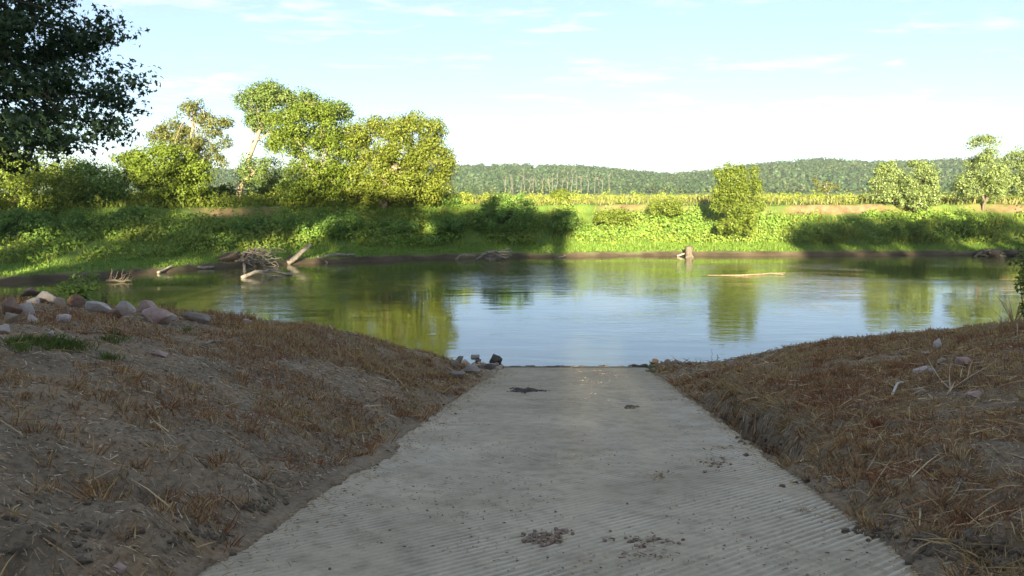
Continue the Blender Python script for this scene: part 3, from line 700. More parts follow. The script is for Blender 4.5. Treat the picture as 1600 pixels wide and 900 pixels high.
kp = fbm(x, y, 2.2, 3, 66) + .8 * (far_s(x, y) - .9) > -.3; B = B[kp]; n = len(B)
mb.blades(B, np.stack([rng.normal(size=n) * .09, rng.normal(size=n) * .09, rng.uniform(.08, .30, n)], 1), .045, .3)
o = kind(mb.build('shelf_grass', M['lawn']), 'stuff'); o['label'] = 'short green grass on the low shelf above the waterline'
mb = MB()
n = 34000; d = 85 + 120 * rng.uniform(0, 1, n) ** 1.6; px = rng.uniform(-80, 1680, n); x = (px - 800) / F * d
kp = (far_s(x, d) > 12.45) & (x / d > -.085 + .03 * rng.normal(size=n)); x, d = x[kp], d[kp]; n = len(x)
B = np.stack([x, d, H(x, d)], 1); hh_ = rng.uniform(.2, .8, n) * (1 + .55 * fbm(x, d, 6, 3, 70))
mb.blades(B, np.stack([rng.normal(size=n) * .18, rng.normal(size=n) * .18, hh_], 1), .07 + d / 2500, .3)
o = kind(mb.build('field_grass', M['field']), 'stuff'); o['label'] = 'tall golden grass of the field beyond the bank'
mb = MB()
x, y = scatter_far(7000, 11.8, 22, -62, -4); kp = ~bare_lip(x, y); x, y = x[kp], y[kp]; B = np.stack([x, y, H(x, y)], 1); n = len(x)
mb.blades(B, np.stack([rng.normal(size=n) * .2, rng.normal(size=n) * .2, rng.uniform(.25, .8, n)], 1), .07, .35)
o = kind(mb.build('plateau_grass', M['weed_yellow']), 'stuff'); o['label'] = 'uncut grass on the bank top around the grove'
mb = MB()
n = 900; d = 87 + 40 * rng.uniform(0, 1, n); px = rng.uniform(-80, 1680, n); x = (px - 800) / F * d
kp = far_s(x, d) > 12.6; x, d = x[kp], d[kp]
x2, d2 = scatter_far(1500, 12.2, 24, -62, -5); x = np.concatenate([x, x2]); d = np.concatenate([d, d2])
for x0, y0 in zip(x, d):
    z0 = float(H(x0, y0)); h = rng.uniform(.4, 1.0) + .9 * rng.uniform() ** 4; r = rng.uniform(.25, .7); n = 22; dd = rand_dir(n)
    mb.leaves(np.array([x0, y0, z0 + h * .55]) + dd * [r, r, h * .5], dd + rng.normal(size=(n, 3)) * .6, rng.uniform(.16, .32, n), .6)
o = kind(mb.build('field_weeds', M['weed_yellow']), 'stuff'); o['label'] = 'bright weeds standing among the field grass'

CL = []
for q_ in range(8):
    o3 = Vector((q_ * 7.7, 3, 1))
    CL.append(np.array([v * (1 + .75 * mnoise.fractal(Vector(v) * 1.1 + o3, .9, 2.0, 4)) for v in sv]))
CL1 = []
for q_ in range(8):
    o3 = Vector((q_ * 5.1, 1, 2)); CL1.append(np.array([v * (1 + .6 * mnoise.fractal(Vector(v) * 1.1 + o3, .9, 2.0, 4)) for v in sv1]))
def clod(mb, c, r, flat=.7, low=False):
    a = rng.uniform(0, 6.28); ca_, sa_ = math.cos(a), math.sin(a)
    V = (CL1 if low else CL)[rng.integers(8)] @ np.array([[ca_, sa_, 0], [-sa_, ca_, 0], [0, 0, 1]]) * [r, r * rng.uniform(.6, 1), r * flat]
    mb.add(V + c, sf1 if low else sf)
# ------------------------------------------------------------------ dead cut grass, straw and litter of the near banks
def near_pts(n, side, ymin=3.4, ymax=27, umax=16, pw=1.0):
    y = ymin + (ymax - ymin) * rng.uniform(0, 1, n * 3) ** 1.25
    u = umax * rng.uniform(0, 1, n * 3) ** 1.3
    x = edge_l(y) - u if side < 0 else edge_r(y) + u
    vis = np.abs(x) < .70 * y + .6
    x, y, u = x[vis][:n], y[vis][:n], u[vis][:n]
    return x, y, u, H(x, y)
dens = lambda x, y, sd: fbm(x, y, 1.5, 4, sd, .6)
LB = (M['stub_rust'], M['stub_tan'])
rust, tan_, lit = MB(), MB(), MB()
for side in (-1, 1):
    x, y, u, z = near_pts(125000, side)
    dd = dens(x, y, 80) ; dn = dens(x, y, 83)
    ok = (z > .12) & (u > .25) & ~((side > 0) & (y > 20.3 + .9 * dd) & (u < 2.7 + dd)) & ~((side < 0) & (y > 23) & (u < 1.3)) & ~((side > 0) & (u < .72 + .3 * dn) & (y > 9) & (y < 17))
    bare = (sstep(8.5, 5.5, y) * .30 - .06 if side < 0 else 0 * y - .16)           # the near left is mostly bare soil
    for which, mbx, sel in ((0, rust, ok & (dd > -.06 + bare) & (dn <= .2)), (1, tan_, ok & (dd > -.05 + bare) & (dn > .10 - .28 * sstep(12, 17, y) * (side < 0)))):
        i = np.where(sel)[0]; i = i[rng.uniform(0, 1, len(i)) < .62]
        n = len(i); B = np.stack([x[i], y[i], z[i] - .01], 1)
        ln = rng.uniform(.04, .15, n) * (1 + .8 * np.clip(dd[i], 0, 1)) * np.where(y[i] > 12, 1.25, 1.0)
        tilt = rng.normal(size=(n, 2)) * np.where(rng.uniform(0, 1, n) < .45, 1.5, .4)[:, None]
        Dv = np.stack([tilt[:, 0], tilt[:, 1], np.ones(n)], 1); Dv /= np.linalg.norm(Dv, axis=1)[:, None]
        mbx.blades(B, Dv * ln[:, None], .0045 + .00055 * y[i], .45)
    # straw and chips lying flat
    x, y, u, z = near_pts(62000, side)
    i = np.where((z > .1) & (u > .1))[0]; n = len(i)
    a = rng.uniform(0, 2 * math.pi, n); ln = rng.uniform(.012, .085, n) * rng.uniform(.5, 1.3, n)
    e = .3; gx = (H(x[i] + .05, y[i]) - z[i]) / .05; gy = (H(x[i], y[i] + .05) - z[i]) / .05
    Dv = np.stack([np.cos(a), np.sin(a), np.cos(a) * gx + np.sin(a) * gy + rng.uniform(-.02, .18, n)], 1) * ln[:, None]
    lit.blades(np.stack([x[i], y[i], z[i] + .012], 1), Dv, .006 + .0006 * y[i], .3)
gv = MB()
for k in range(2600):
    y0 = rng.uniform(20.5, 27.6); u0 = rng.uniform(.05, 3.0); x0 = edge_r(y0) + u0
    z0 = float(H(x0, y0))
    if z0 < .02: continue
    clod(gv, np.array([x0, y0, z0]), rng.uniform(.012, .05) * (1.5 if rng.uniform() < .06 else 1), .6, True)
for k in range(500):
    y0 = rng.uniform(22.5, 27.0); x0 = edge_l(y0) - rng.uniform(-.1, 1.4); z0 = float(H(x0, y0))
    if z0 > .02: clod(gv, np.array([x0, y0, z0]), rng.uniform(.02, .09), .6, True)
o = kind(gv.build('gravel', M['gravel']), 'stuff'); o['label'] = 'pale gravel on the shelf right of the ramp foot'
o = kind(rust.build('rusty_stubble', M['stub_rust']), 'stuff'); o['label'] = 'rust brown cut stubble on both near banks'
o = kind(tan_.build('tan_stubble', M['stub_tan']), 'stuff'); o['label'] = 'tan dead grass stubble on both near banks'
o = kind(lit.build('straw_litter', M['litter']), 'stuff'); o['label'] = 'straw bits and dry chips lying over the bare soil'
# long straws
mb = MB()
for side, n0 in ((-1, 1600), (1, 6500)):
    x, y, u, z = near_pts(n0, side); i = np.where((z > .2) & (u > .1))[0]; n = len(i)
    a = rng.uniform(0, 2 * math.pi, n); ln = rng.uniform(.08, .36, n)
    gx = (H(x[i] + .1, y[i]) - z[i]) / .1; gy = (H(x[i], y[i] + .1) - z[i]) / .1
    Dv = np.stack([np.cos(a), np.sin(a), np.cos(a) * gx + np.sin(a) * gy + rng.uniform(0, .3, n)], 1) * ln[:, None]
    mb.blades(np.stack([x[i], y[i], z[i] + .05], 1), Dv, .007 + .0006 * y[i], .25)
o = kind(mb.build('long_straw', M['straw']), 'stuff'); o['label'] = 'long broken straws lying across the near banks'
# taller dry tufts
mb = MB(); mb2 = MB()
def tuft(mb, c, n, h, spread, lean=.35):
    a = rng.uniform(0, 2 * math.pi, n); r = np.abs(rng.normal(size=n)) * spread
    B = np.asarray(c) + np.stack([np.cos(a) * r, np.sin(a) * r, np.zeros(n)], 1)
    Dv = np.stack([np.cos(a) * lean + rng.normal(size=n) * .25, np.sin(a) * lean + rng.normal(size=n) * .25, np.ones(n)], 1) * (h * rng.uniform(.45, 1.1, n))[:, None]
    mb.blades(B, Dv, .005 + .0006 * c[1], .5)
for side, n0 in ((-1, 900), (1, 1300)):
    x, y, u, z = near_pts(n0, side); dd = dens(x, y, 80)
    for x0, y0, z0, q0 in zip(x, y, z, dd):
        if z0 > .25 and q0 > -.16: tuft(mb if rng.uniform() < .4 else mb2, (x0, y0, z0 - .02), rng.integers(12, 40), rng.uniform(.06, .2), .06, rng.uniform(.3, .9))
o = kind(mb2.build('rusty_tufts', M['stub_rust']), 'stuff'); o['label'] = 'rust brown grass tufts on both near banks'
o = kind(mb.build('dry_tufts', M['straw']), 'stuff'); o['label'] = 'dry grass tufts standing out of the stubble'
mb = MB()
for k in range(110):
    y0 = rng.uniform(9.2, 17.5); x0 = edge_r(y0) + rng.uniform(.72, .95); n = 9; z0 = float(H(x0, y0))
    Dv = np.stack([-rng.uniform(.2, 1.0, n), rng.normal(size=n) * .45, rng.uniform(-.1, .7, n)], 1) * rng.uniform(.12, .34, n)[:, None]
    mb.blades(np.array([x0, y0, z0]) + rng.normal(size=(n, 3)) * [.08, .08, .01], Dv, .006 + .0006 * y0, .4)
o = kind(mb.build('overhanging_grass', M['stub_tan']), 'stuff'); o['label'] = 'dry grass hanging over the washed out gap beside the ramp'
# green regrowth
mb = MB()
for px, py, n0, sp_ in [(40, 535, 16, 30), (115, 545, 16, 26), (20, 540, 10, 20), (180, 530, 8, 20), (165, 560, 5, 12), (1030, 575, 12, 14), (290, 520, 2, 4), (85, 540, 10, 24)]:
    for k in range(n0):
        h0 = hit(px + rng.normal() * sp_ * .6, py + rng.normal() * 5); tuft(mb, h0, 22, .11, .07, .5)
o = kind(mb.build('green_regrowth', M['sprout']), 'stuff'); o['label'] = 'patches of fresh green grass on the left bank'

# ------------------------------------------------------------------ stones
def rock_mesh(seed, w, d, h, sharp=12, flat=.0):
    r = random.Random(seed); bm = bmesh.new()
    for i in range(sharp):
        z = r.uniform(-1, 1); a = r.uniform(0, 2 * math.pi); q = math.sqrt(1 - z * z); s = r.uniform(.78, 1.08)
        bm.verts.new((q * math.cos(a) * s, q * math.sin(a) * s, z * s))
    bmesh.ops.convex_hull(bm, input=bm.verts)
    bmesh.ops.delete(bm, geom=[v for v in bm.verts if not v.link_faces], context='VERTS')
    bmesh.ops.bevel(bm, geom=bm.edges[:], offset=.075, segments=2, affect='EDGES', profile=.6)
    bmesh.ops.triangulate(bm, faces=bm.faces[:])
    bmesh.ops.subdivide_edges(bm, edges=[e for e in bm.edges if e.calc_length() > .35], cuts=1, use_grid_fill=False)
    bmesh.ops.triangulate(bm, faces=bm.faces[:])
    for v in bm.verts:
        n = mnoise.fractal(v.co * 1.7 + Vector((seed * 3.1, 0, 0)), 1.0, 2.0, 3)
        v.co *= 1 + .09 * n
    for v in bm.verts: v.co = Vector((v.co.x * w / 2, v.co.y * d / 2, v.co.z * h / 2))
    me = bpy.data.meshes.new('rock'); bm.to_mesh(me); bm.free(); return me
def rock(px, py, wpx, hpx, mat, label, group, seed, tilt=0.0, rot=None, sharp=15, name='rock', sink=.45):
    c = hit(px, py + hpx * .42); k = c[1] / F
    w, h = wpx * k * 1.03, hpx * k * (1.0 if ('slab' in label or 'flat' in label) else 1.2)
    me = rock_mesh(seed, w, max(w * .72, h * .9), h / (1 - sink * .5), sharp)
    o = obj(name, me, M[mat]); o.location = (c[0], c[1] + w * .18, max(c[2], float(H(c[0], c[1] + w * .18))) + h * (.5 - sink * .55)); o.rotation_euler = (random.uniform(-.12, .12), tilt, rot if rot is not None else random.uniform(-.35, .35))
    return tag(o, label, 'rock', group)
GA = 'riprap rocks along the left bank crest'
for i, a in enumerate([
    (12, 482, 34, 30, 'r_rust', 'rust brown rock at the left edge, largest of the dark ones'),
    (14, 497, 30, 16, 'r_tan', 'brownish rock at the left edge below the rust brown one'),
    (37, 484, 36, 26, 'r_lilac', 'grey lilac rock right beside the rust brown rock at the left edge'),
    (48, 500, 22, 14, 'r_lilac', 'small lilac rock in front of the grey lilac rock'),
    (6, 516, 24, 16, 'r_pale', 'pale rock half out of view, lowest at the left edge'),
    (45, 459, 28, 16, 'r_rust', 'small orange brown rock topmost on the left crest'),
    (68, 465, 38, 20, 'r_pale', 'pale grey rock right of the topmost orange brown one'),
    (48, 470, 30, 12, 'r_pale', 'flat pale rock lying in front of the topmost orange brown one'),
    (92, 474, 26, 16, 'r_tan', 'tan rock between the pale rocks and the round rust rock'),
    (117, 469, 32, 26, 'r_rust', 'round rust topped rock at the head of the long lilac slab'),
    (147, 481, 52, 20, 'r_lilac', 'long lilac slab sloping down from the round rust rock'),
    (97, 498, 32, 15, 'r_lilac', 'low lilac rock alone in the stubble below the long slab'),
    (177, 487, 30, 20, 'r_rust', 'reddish rock wedged against the left of the pointed grey rock'),
    (194, 480, 38, 27, 'r_lilac', 'pointed grey lilac rock in the middle of the row'),
    (226, 480, 42, 20, 'r_pink', 'purple pink rock behind the largest pink rock'),
    (240, 494, 54, 23, 'r_pink', 'largest pink rock in front of the row'),
    (262, 492, 30, 22, 'r_pale', 'greenish pale rock against the right end of the largest pink rock'),
    (303, 495, 48, 18, 'r_grey', 'low brown slab with pale top, right end of the row'),
    (384, 504, 20, 10, 'r_pink', 'small pink rock alone on the crest right of the row'),
    (78, 521, 12, 9, 'r_pale', 'tiny white stone lying in the grass below the rocks'),
    (250, 552, 34, 12, 'r_pink', 'flat pinkish stone half sunk in the middle of the left bank'),
    (185, 889, 44, 14, 'r_pink', 'flat pinkish stone in the bare soil at the bottom left')]):
    rock(*a[:5], a[5], GA, 100 + i, tilt=(.18 if 'slab' in a[5] else random.uniform(-.1, .1)), rot=0 if a[2] > 45 else None)
GB = 'rocks at the water beside the left ramp foot'
for i, a in enumerate([
    (743, 556, 26, 9, 'r_grey', 'flat grey slab on top of the rocks left of the ramp foot'),
    (750, 562, 22, 7, 'r_grey', 'thin slab just under the topmost flat grey slab'),
    (774, 562, 22, 15, 'r_dark', 'dark rounded boulder standing in the water by the ramp foot'),
    (776, 570, 11, 6, 'r_tan', 'small tan stone in front of the dark boulder'),
    (761, 573, 34, 12, 'r_grey', 'low brown slab nearest the ramp foot'),
    (735, 576, 38, 14, 'r_grey', 'broad tilted slab in the middle of the rocks by the ramp'),
    (718, 561, 20, 10, 'r_grey', 'grey rock against the stubble, upper left of the ramp rocks'),
    (728, 567, 26, 12, 'r_pink', 'pinkish rock between the grey rock and the broad slab'),
    (710, 570, 22, 12, 'r_tan', 'brown rock half buried at the stubble edge by the ramp'),
    (714, 588, 30, 14, 'r_grey', 'lowest rock, partly buried beside the ramp edge')]):
    rock(*a[:5], a[5], GB, 200 + i, sharp=(22 if 'boulder' in a[5] else 11), sink=.45)
GC = 'small stones along the water right of the ramp'
for i, a in enumerate([
    (1024, 565, 15, 9, 'r_orange', 'orange stone at the right corner of the ramp foot'),
    (1043, 567, 17, 8, 'r_tan', 'tan stone right next to the orange stone'),
    (1058, 566, 14, 9, 'r_tan', 'pointed tan stone, second to the right of the orange stone'),
    (1077, 568, 16, 6, 'r_grey', 'flat brown stone halfway along the shelf edge'),
    (1142, 567, 14, 8, 'r_lilac', 'purple stone at the right end of the shelf')]):
    rock(*a[:5], a[5], GC, 300 + i)
GD = 'stones lying in the stubble of the right bank'
for i, a in enumerate([
    (1503, 568, 40, 15, 'r_pink', 'long pale pink stone tilted up on the right bank'),
    (1447, 579, 36, 13, 'r_lilac', 'flat lilac stone left of the long pale pink one'),
    (1466, 538, 16, 18, 'r_lilac', 'upright pale stone near the right bank crest'),
    (1438, 613, 22, 11, 'r_tan', 'small tan stone right of the white bent stick'),
    (1533, 616, 40, 10, 'r_pink', 'flat pink stone below the pale forked branch'),
    (1475, 566, 22, 11, 'r_tan', 'tan stone between the lilac stone and the long pink one'),
    (1450, 553, 24, 7, 'r_pink', 'thin pink stone below the upright pale stone'),
    (1573, 563, 14, 10, 'r_grey', 'small grey stone nearest the right edge')]):
    rock(*a[:5], a[5], GD, 400 + i, tilt=(-.25 if 'tilted' in a[5] else 0), rot=0)

# clods of soil
def clod_field(name, spots, label):
    mb = MB()
    for px, py, n, sp_, r0, r1 in spots:
        for k in range(n):
            c = hit(px + rng.normal() * sp_, py + rng.normal() * sp_ * .35); r = rng.uniform(r0, r1)
            clod(mb, c + [0, 0, r * .05], r)
    o = kind(mb.build(name, M['clod']), 'stuff'); o['label'] = label
clod_field('soil_clods', [(1490, 850, 90, 45, .015, .055), (1560, 875, 50, 30, .015, .06), (1450, 800, 25, 30, .01, .04), (1290, 745, 24, 26, .01, .04), (1190, 690, 22, 20, .02, .05), (1150, 655, 16, 12, .02, .05),
    (120, 840, 26, 60, .008, .04), (240, 830, 24, 70, .008, .03), (400, 790, 50, 16, .01, .035), (330, 840, 40, 30, .01, .035), (40, 800, 14, 40, .01, .035), (650, 640, 24, 30, .02, .04), (560, 690, 18, 30, .015, .035), (1360, 830, 30, 20, .01, .035), (200, 700, 120, 160, .006, .02), (300, 620, 80, 120, .008, .02)], 'dark crumbly soil clods along the ramp edges')

# debris on the ramp
def on_ramp(px, py):
    r = ray(px, py); r = r / r[1]; d = (CAM[2] - 4.227) / (-SL * 0 - r[2] - SL) if False else 1.773 / (-r[2] - SL)
    return CAM + r * d
mb = MB(); pb = MB()
spots = [(852, 842, 90, 22, 8), (1030, 745, 60, 22, 6), (1115, 722, 70, 24, 10), (1130, 700, 24, 14, 2.5), (1140, 670, 30, 18, 2), (1255, 800, 30, 12, 4), (1060, 625, 26, 16, 2), (1040, 625, 20, 20, 1.5), (930, 598, 14, 10, 1.5), (670, 660, 40, 40, 6), (620, 700, 60, 40, 8), (700, 640, 40, 26, 5), (560, 735, 30, 30, 4), (1000, 870, 60, 60, 8), (1010, 850, 50, 50, 12)]
for px, py, n, sx, sy_ in spots:
    for k in range(n):
        c = on_ramp(px + rng.normal() * sx * .6, py + rng.normal() * sy_ * .6)
        if c[0] < edge_l(c[1]) - .2 or c[0] > edge_r(c[1]) + .2: continue
        a = rng.uniform(0, 2 * math.pi); L = rng.uniform(.02, .07)
        mb.blades((c + [0, 0, .012])[None], np.array([[math.cos(a) * L, math.sin(a) * L - .0, .015 - SL * math.sin(a) * L]]), rng.uniform(.006, .014), .3)
n = 9000
y = 4.5 + 22 * rng.uniform(0, 1, n) ** 1.4; x = edge_l(y) + 5 * rng.uniform(0, 1, n); kp = fbm(x, y, .9, 4, 90, .65) > .12; x, y = x[kp], y[kp]; n = len(x); a = rng.uniform(0, 2 * math.pi, n); L = rng.uniform(.006, .04, n)
mb.blades(np.stack([x, y, ramp_z(y) + .006], 1), np.stack([np.cos(a) * L, np.sin(a) * L, .003 - SL * np.sin(a) * L], 1), rng.uniform(.004, .012, n), .3)
n = 2600                                                    # straw blown onto both edges
y = 5 + 19 * rng.uniform(0, 1, n); left = rng.uniform(0, 1, n) < .6; w = np.abs(rng.normal(size=n)) * .28
x = np.where(left, edge_l(y) + w, edge_r(y) - w * .5); a = rng.uniform(0, 6.28, n); L = rng.uniform(.02, .11, n)
sb = MB(); sb.blades(np.stack([x, y, ramp_z(y) + .015], 1), np.stack([np.cos(a) * L, np.sin(a) * L,   .02 - SL * np.sin(a) * L], 1), .007, .3)
o = kind(mb.build('leaf_litter', M['litter']), 'stuff'); o['label'] = 'scattered leaf litter and dirt flecks on the ramp'
o = kind(sb.build('edge_straw', M['stub_tan']), 'stuff'); o['label'] = 'orange straw blown onto the ramp edges'
for px, py, n, sx, sy_ in [(852, 842, 120, 20, 7), (880, 832, 24, 12, 4), (1010, 845, 30, 40, 8), (1115, 725, 24, 20, 8)]:
    for k in range(n):
        c = on_ramp(px + rng.normal() * sx * .6, py + rng.normal() * sy_ * .6); r = rng.uniform(.008, .024)
        V = sv1 * (1 + .25 * rng.uniform(-1, 1, len(sv1)))[:, None] * [r, r, r * .7] + c + [0, 0, r * .4]; pb.add(V, sf1)
n = 130
for k in range(n):
    y0 = 4.5 + 20 * rng.uniform() ** 1.5; x0 = edge_l(y0) + 5 * rng.uniform(); r = rng.uniform(.005, .014)
    pb.add(sv1 * [r, r, r * .7] + [x0, y0, ramp_z(y0) + r * .4], sf1)
o = kind(pb.build('pebbles', M['pebble']), 'stuff'); o['label'] = 'small pebbles washed into heaps on the ramp'
# mud patch and mud clod on the ramp
mb = MB()
for k in range(420):
    a_, q_ = rng.uniform(0, 6.28), rng.uniform(0, 1) ** .6
    c = on_ramp(820 + math.cos(a_) * q_ * 40 * (.62 + .22 * math.sin(3 * a_ + 1) + .16 * math.sin(7 * a_)), 610 + math.sin(a_) * q_ * 5 * (.7 + .3 * math.sin(5 * a_))); clod(mb, c, rng.uniform(.012, .055) * (1.3 - q_ * .6), .45, True)
o = kind(mb.build('mud_patch', M['clod_dark']), 'stuff'); o['label'] = 'dark dried mud patch on the lower ramp'
mb = MB()
for k in range(8):
    c = on_ramp(988 + rng.normal() * 4, 637 + rng.normal() * .6); r = rng.uniform(.03, .07)
    mb.add(sv * (1 + .25 * rng.uniform(-1, 1, len(sv)))[:, None] * [r * 1.3, r, r * .6] + c + [0, 0, .01], sf)
tag(mb.build('mud_lump', M['clod_dark']), 'single dark lump of mud right of centre on the ramp', 'mud lump')
mb = MB()
for k in range(60):
    c = on_ramp(905 + rng.uniform(-110, 105), 571.8 + rng.uniform(-.5, 1.4)); r = rng.uniform(.03, .08)
    mb.add(sv * (1 + .3 * rng.uniform(-1, 1, len(sv)))[:, None] * [r * 2.2, r * .6, r * .45] + c, sf)
for k in range(26):
    c = on_ramp(1000 + rng.normal() * 12, 571 + rng.normal() * 1.2); r = rng.uniform(.04, .1)
    mb.add(sv * (1 + .3 * rng.uniform(-1, 1, len(sv)))[:, None] * [r * 2, r * .6, r * .6] + c, sf)
o = kind(mb.build('waterline_silt', M['clod_dark']), 'stuff'); o['label'] = 'dark silt and drift along the ramp waterline'

# ------------------------------------------------------------------ driftwood
def log(name, label, pts, r0, r1, mat, cat='log', group=None, n=9, wob=.12, branches=(), seg=10):
    pts = np.asarray(pts, float); base = pts[0]
    t = np.linspace(0, 1, len(pts)); tt = np.linspace(0, 1, seg)
    pp = np.stack([np.interp(tt, t, pts[:, i]) for i in range(3)], 1)
    pp[1:-1] += rng.normal(size=(seg - 2, 3)) * r0 * .18
    if not branches:
        mb = MB(); mb.tube(pp, np.linspace(r0, r1, seg), n, wob); o = mb.build(name, mat, None, True, base); return tag(o, label, cat, group)
    th = thing(name, label, cat, base, group)
    mb = MB(); mb.tube(pp, np.linspace(r0, r1, seg), n, wob); mb.build('trunk', mat, th, True, base)
    for bpts, b0, b1 in branches:
        mb = MB(); bp_ = np.asarray(bpts, float)
        t2 = np.linspace(0, 1, len(bp_)); t3 = np.linspace(0, 1, 6)
        q_ = np.stack([np.interp(t3, t2, bp_[:, i]) for i in range(3)], 1); q_[1:-1] += rng.normal(size=(4, 3)) * b0 * .25
        mb.tube(q_, np.linspace(b0, b1, 6), 6, wob); mb.build('branch', mat, th, True, base)
    return th
# root wad, uprooted stump with tangled roots
dW = 64.5
b = P(385, 414, dW); b[2] = .05
th = thing('root_wad', 'uprooted stump with a tangle of grey roots on the far waterline', 'root wad', b)
mb = MB(); mb.tube(np.array([P(346, 407, dW + .2), P(358, 402, dW), P(374, 398, dW - .1)]), [.42, .40, .34], 12, .12); mb.build('stump', M['wood_dark'], th, True, b)
mb = MB(); mb.tube(np.array([P(344, 405, dW - .1), P(358, 401, dW - .35), P(371, 395, dW - .4)]), [.10, .13, .12], 9, .15); mb.build('broken_face', M['wood_tan'], th, True, b)
for k in range(44):
    a = rng.uniform(-.2, math.pi + .2); L = rng.uniform(1.1, 3.0)
    s0 = P(380 + rng.normal() * 6, 402 + rng.normal() * 3, dW)
    e = s0 + np.array([rng.uniform(.2, 1) * L * (1 if k % 5 else -.4) * 1.55, rng.uniform(-.6, .3), math.sin(a) * L * .35 - .15]); e[2] = max(e[2], .02)
    if k % 3 == 0: e[2] = -.05
    pts = curve(s0, e, 7, rng.uniform(.02, .22), .25)
    mb = MB(); mb.tube(pts, np.linspace(rng.uniform(.06, .11), .025, 7), 6, .15); mb.build('root', M['wood_grey'], th, True, b)
GL = 'driftwood stranded on the far waterline'
def wl(px, py, d, z=None):
    p_ = P(px, py, d)
    if z is not None: p_[2] = z
    return p_
log('drift_log', 'thick grey log leaning up the bank right of the root wad', [wl(449, 411, 66), wl(468, 398, 66.3), wl(485, 382, 66.6)], .24, .15, M['wood_grey'], group=GL)
log('drift_log', 'slender dark log leaning beside the thick grey one', [wl(443, 412, 66.2), wl(456, 398, 66.5)], .13, .09, M['wood_dark'], group=GL)
log('drift_branch', 'pale forked branch lying in the water in front of the root wad', [wl(378, 434, 55.5, .02), wl(398, 424, 56.5, .35), wl(424, 421, 57.5, .30), wl(456, 425, 57.5, .05)], .14, .08, M['wood_grey'], 'branch', GL,
    branches=[([wl(405, 424, 56.8, .3), wl(425, 427, 56.6, .05), wl(440, 428, 56.5, .0)], .09, .04), ([wl(415, 422, 57.2, .33), wl(432, 418, 57.6, .5), wl(445, 421, 58, .1)], .08, .03), ([wl(390, 428, 56, .15), wl(400, 421, 56.6, .5)], .06, .03)])
log('drift_branch', 'thin grey stick stranded on the mud left of the root wad', [wl(247, 431, 58.5, .1), wl(258, 425, 59.5, .22), wl(269, 419, 60, .5)], .09, .05, M['wood_grey'], 'branch', GL)
log('drift_log', 'flat grey log on the mud left under the root wad', [wl(300, 424, 62, .12), wl(335, 421, 62.5, .14)], .13, .10, M['wood_grey'], group=GL)
log('drift_log', 'grey plank like log in the grass left of the root wad', [wl(325, 408, 68), wl(345, 404, 68.2)], .12, .10, M['wood_grey'], group=GL)
log('drift_log', 'short stub standing in the water before the root wad', [wl(382, 420, 60, -.1), wl(382, 418, 60, .3), wl(381, 412, 60, .62)], .12, .09, M['wood_grey'], group=GL)
log('drift_branch', 'thin bare stick leaning into the water right of the thick log', [wl(496, 401, 68.5), wl(512, 411, 67.5, .02)], .07, .05, M['wood_grey'], 'branch', GL)
log('drift_log', 'weathered log along the mud right of the leaning log', [wl(495, 405, 68.3), wl(525, 397, 69.3), wl(555, 399, 69.6)], .16, .10, M['wood_grey'], group=GL)
log('drift_branch', 'small stick poking from the waterline left of the sunlit shore', [wl(872, 405, 72.5, .05), wl(884, 402, 73, .2)], .07, .04, M['wood_grey'], 'branch', GL)
# pile of branches at px 715-800
b = wl(755, 405, 70.3, .1)
th = thing('driftwood_pile', 'heap of bleached branches on the waterline below the shaded shrub', 'driftwood', b, GL)
for (x0, y0, x1, y1, r) in [(712, 407, 726, 398, .09), (726, 398, 742, 400, .09), (745, 406, 760, 394, .1), (752, 400, 800, 392, .1), (758, 405, 795, 402, .11), (760, 394, 792, 404, .09), (748, 403, 770, 399, .07), (770, 396, 798, 389, .08), (762, 408, 784, 407, .08), (775, 400, 800, 399, .08), (755, 396, 778, 391, .06), (766, 402, 781, 394, .06)]:
    d0 = 70.3 + rng.uniform(-.3, .6); a_, c_ = wl(x0, y0, d0), wl(x1, y1, d0 + .3)
    a_[2] = max(a_[2], .03)
    mb = MB(); mb.tube(curve(a_, c_, 6, .03, .1), np.linspace(r * 1.25, r * .6, 6), 6, .12); mb.build('branch', M['wood_grey'], th, True, b)
# stump on the sunlit shore
b = wl(1077, 404, 73.6, 0.0)
th = thing('stump', 'broken grey stump standing at the edge of the sunlit shore', 'stump', b)
mb = MB(); mb.tube(np.array([wl(1077, 405, 73.6), wl(1077, 398, 73.7), wl(1077, 391, 73.7), wl(1076, 385, 73.7)]), [.42, .34, .30, .36], 10, .25); mb.build('trunk', M['bark'], th, True, b)
for sgn, ex, ey in ((-1, 1070, 407), (1, 1086, 406), (-1, 1074, 408), (1, 1081, 408)):
    mb = MB(); mb.tube(curve(wl(1077, 397, 73.5), wl(ex, ey, 73.3), 5, .06, .1), np.linspace(.16, .07, 5), 6, .15); mb.build('root', M['bark'], th, True, b)
log('drift_branch', 'short grey branch lying left of the broken stump', [wl(1058, 400, 74.2), wl(1070, 396, 74.3)], .10, .07, M['wood_grey'], 'branch', GL)
# floating log midstream
log('floating_log', 'long slim log drifting low in mid river', [wl(1105, 430, 57.5, -.04), wl(1135, 430, 57.4, .0), wl(1165, 430.5, 57.2, .03), wl(1185, 428.5, 57.7, .07), wl(1205, 427.5, 58, .09), wl(1227, 427.5, 58, .12)], .07, .035, M['wood_tan'], branches=[([wl(1203, 427.5, 58, .1), wl(1214, 428.5, 57.8, .08), wl(1224, 429.5, 57.5, .06)], .045, .03)])
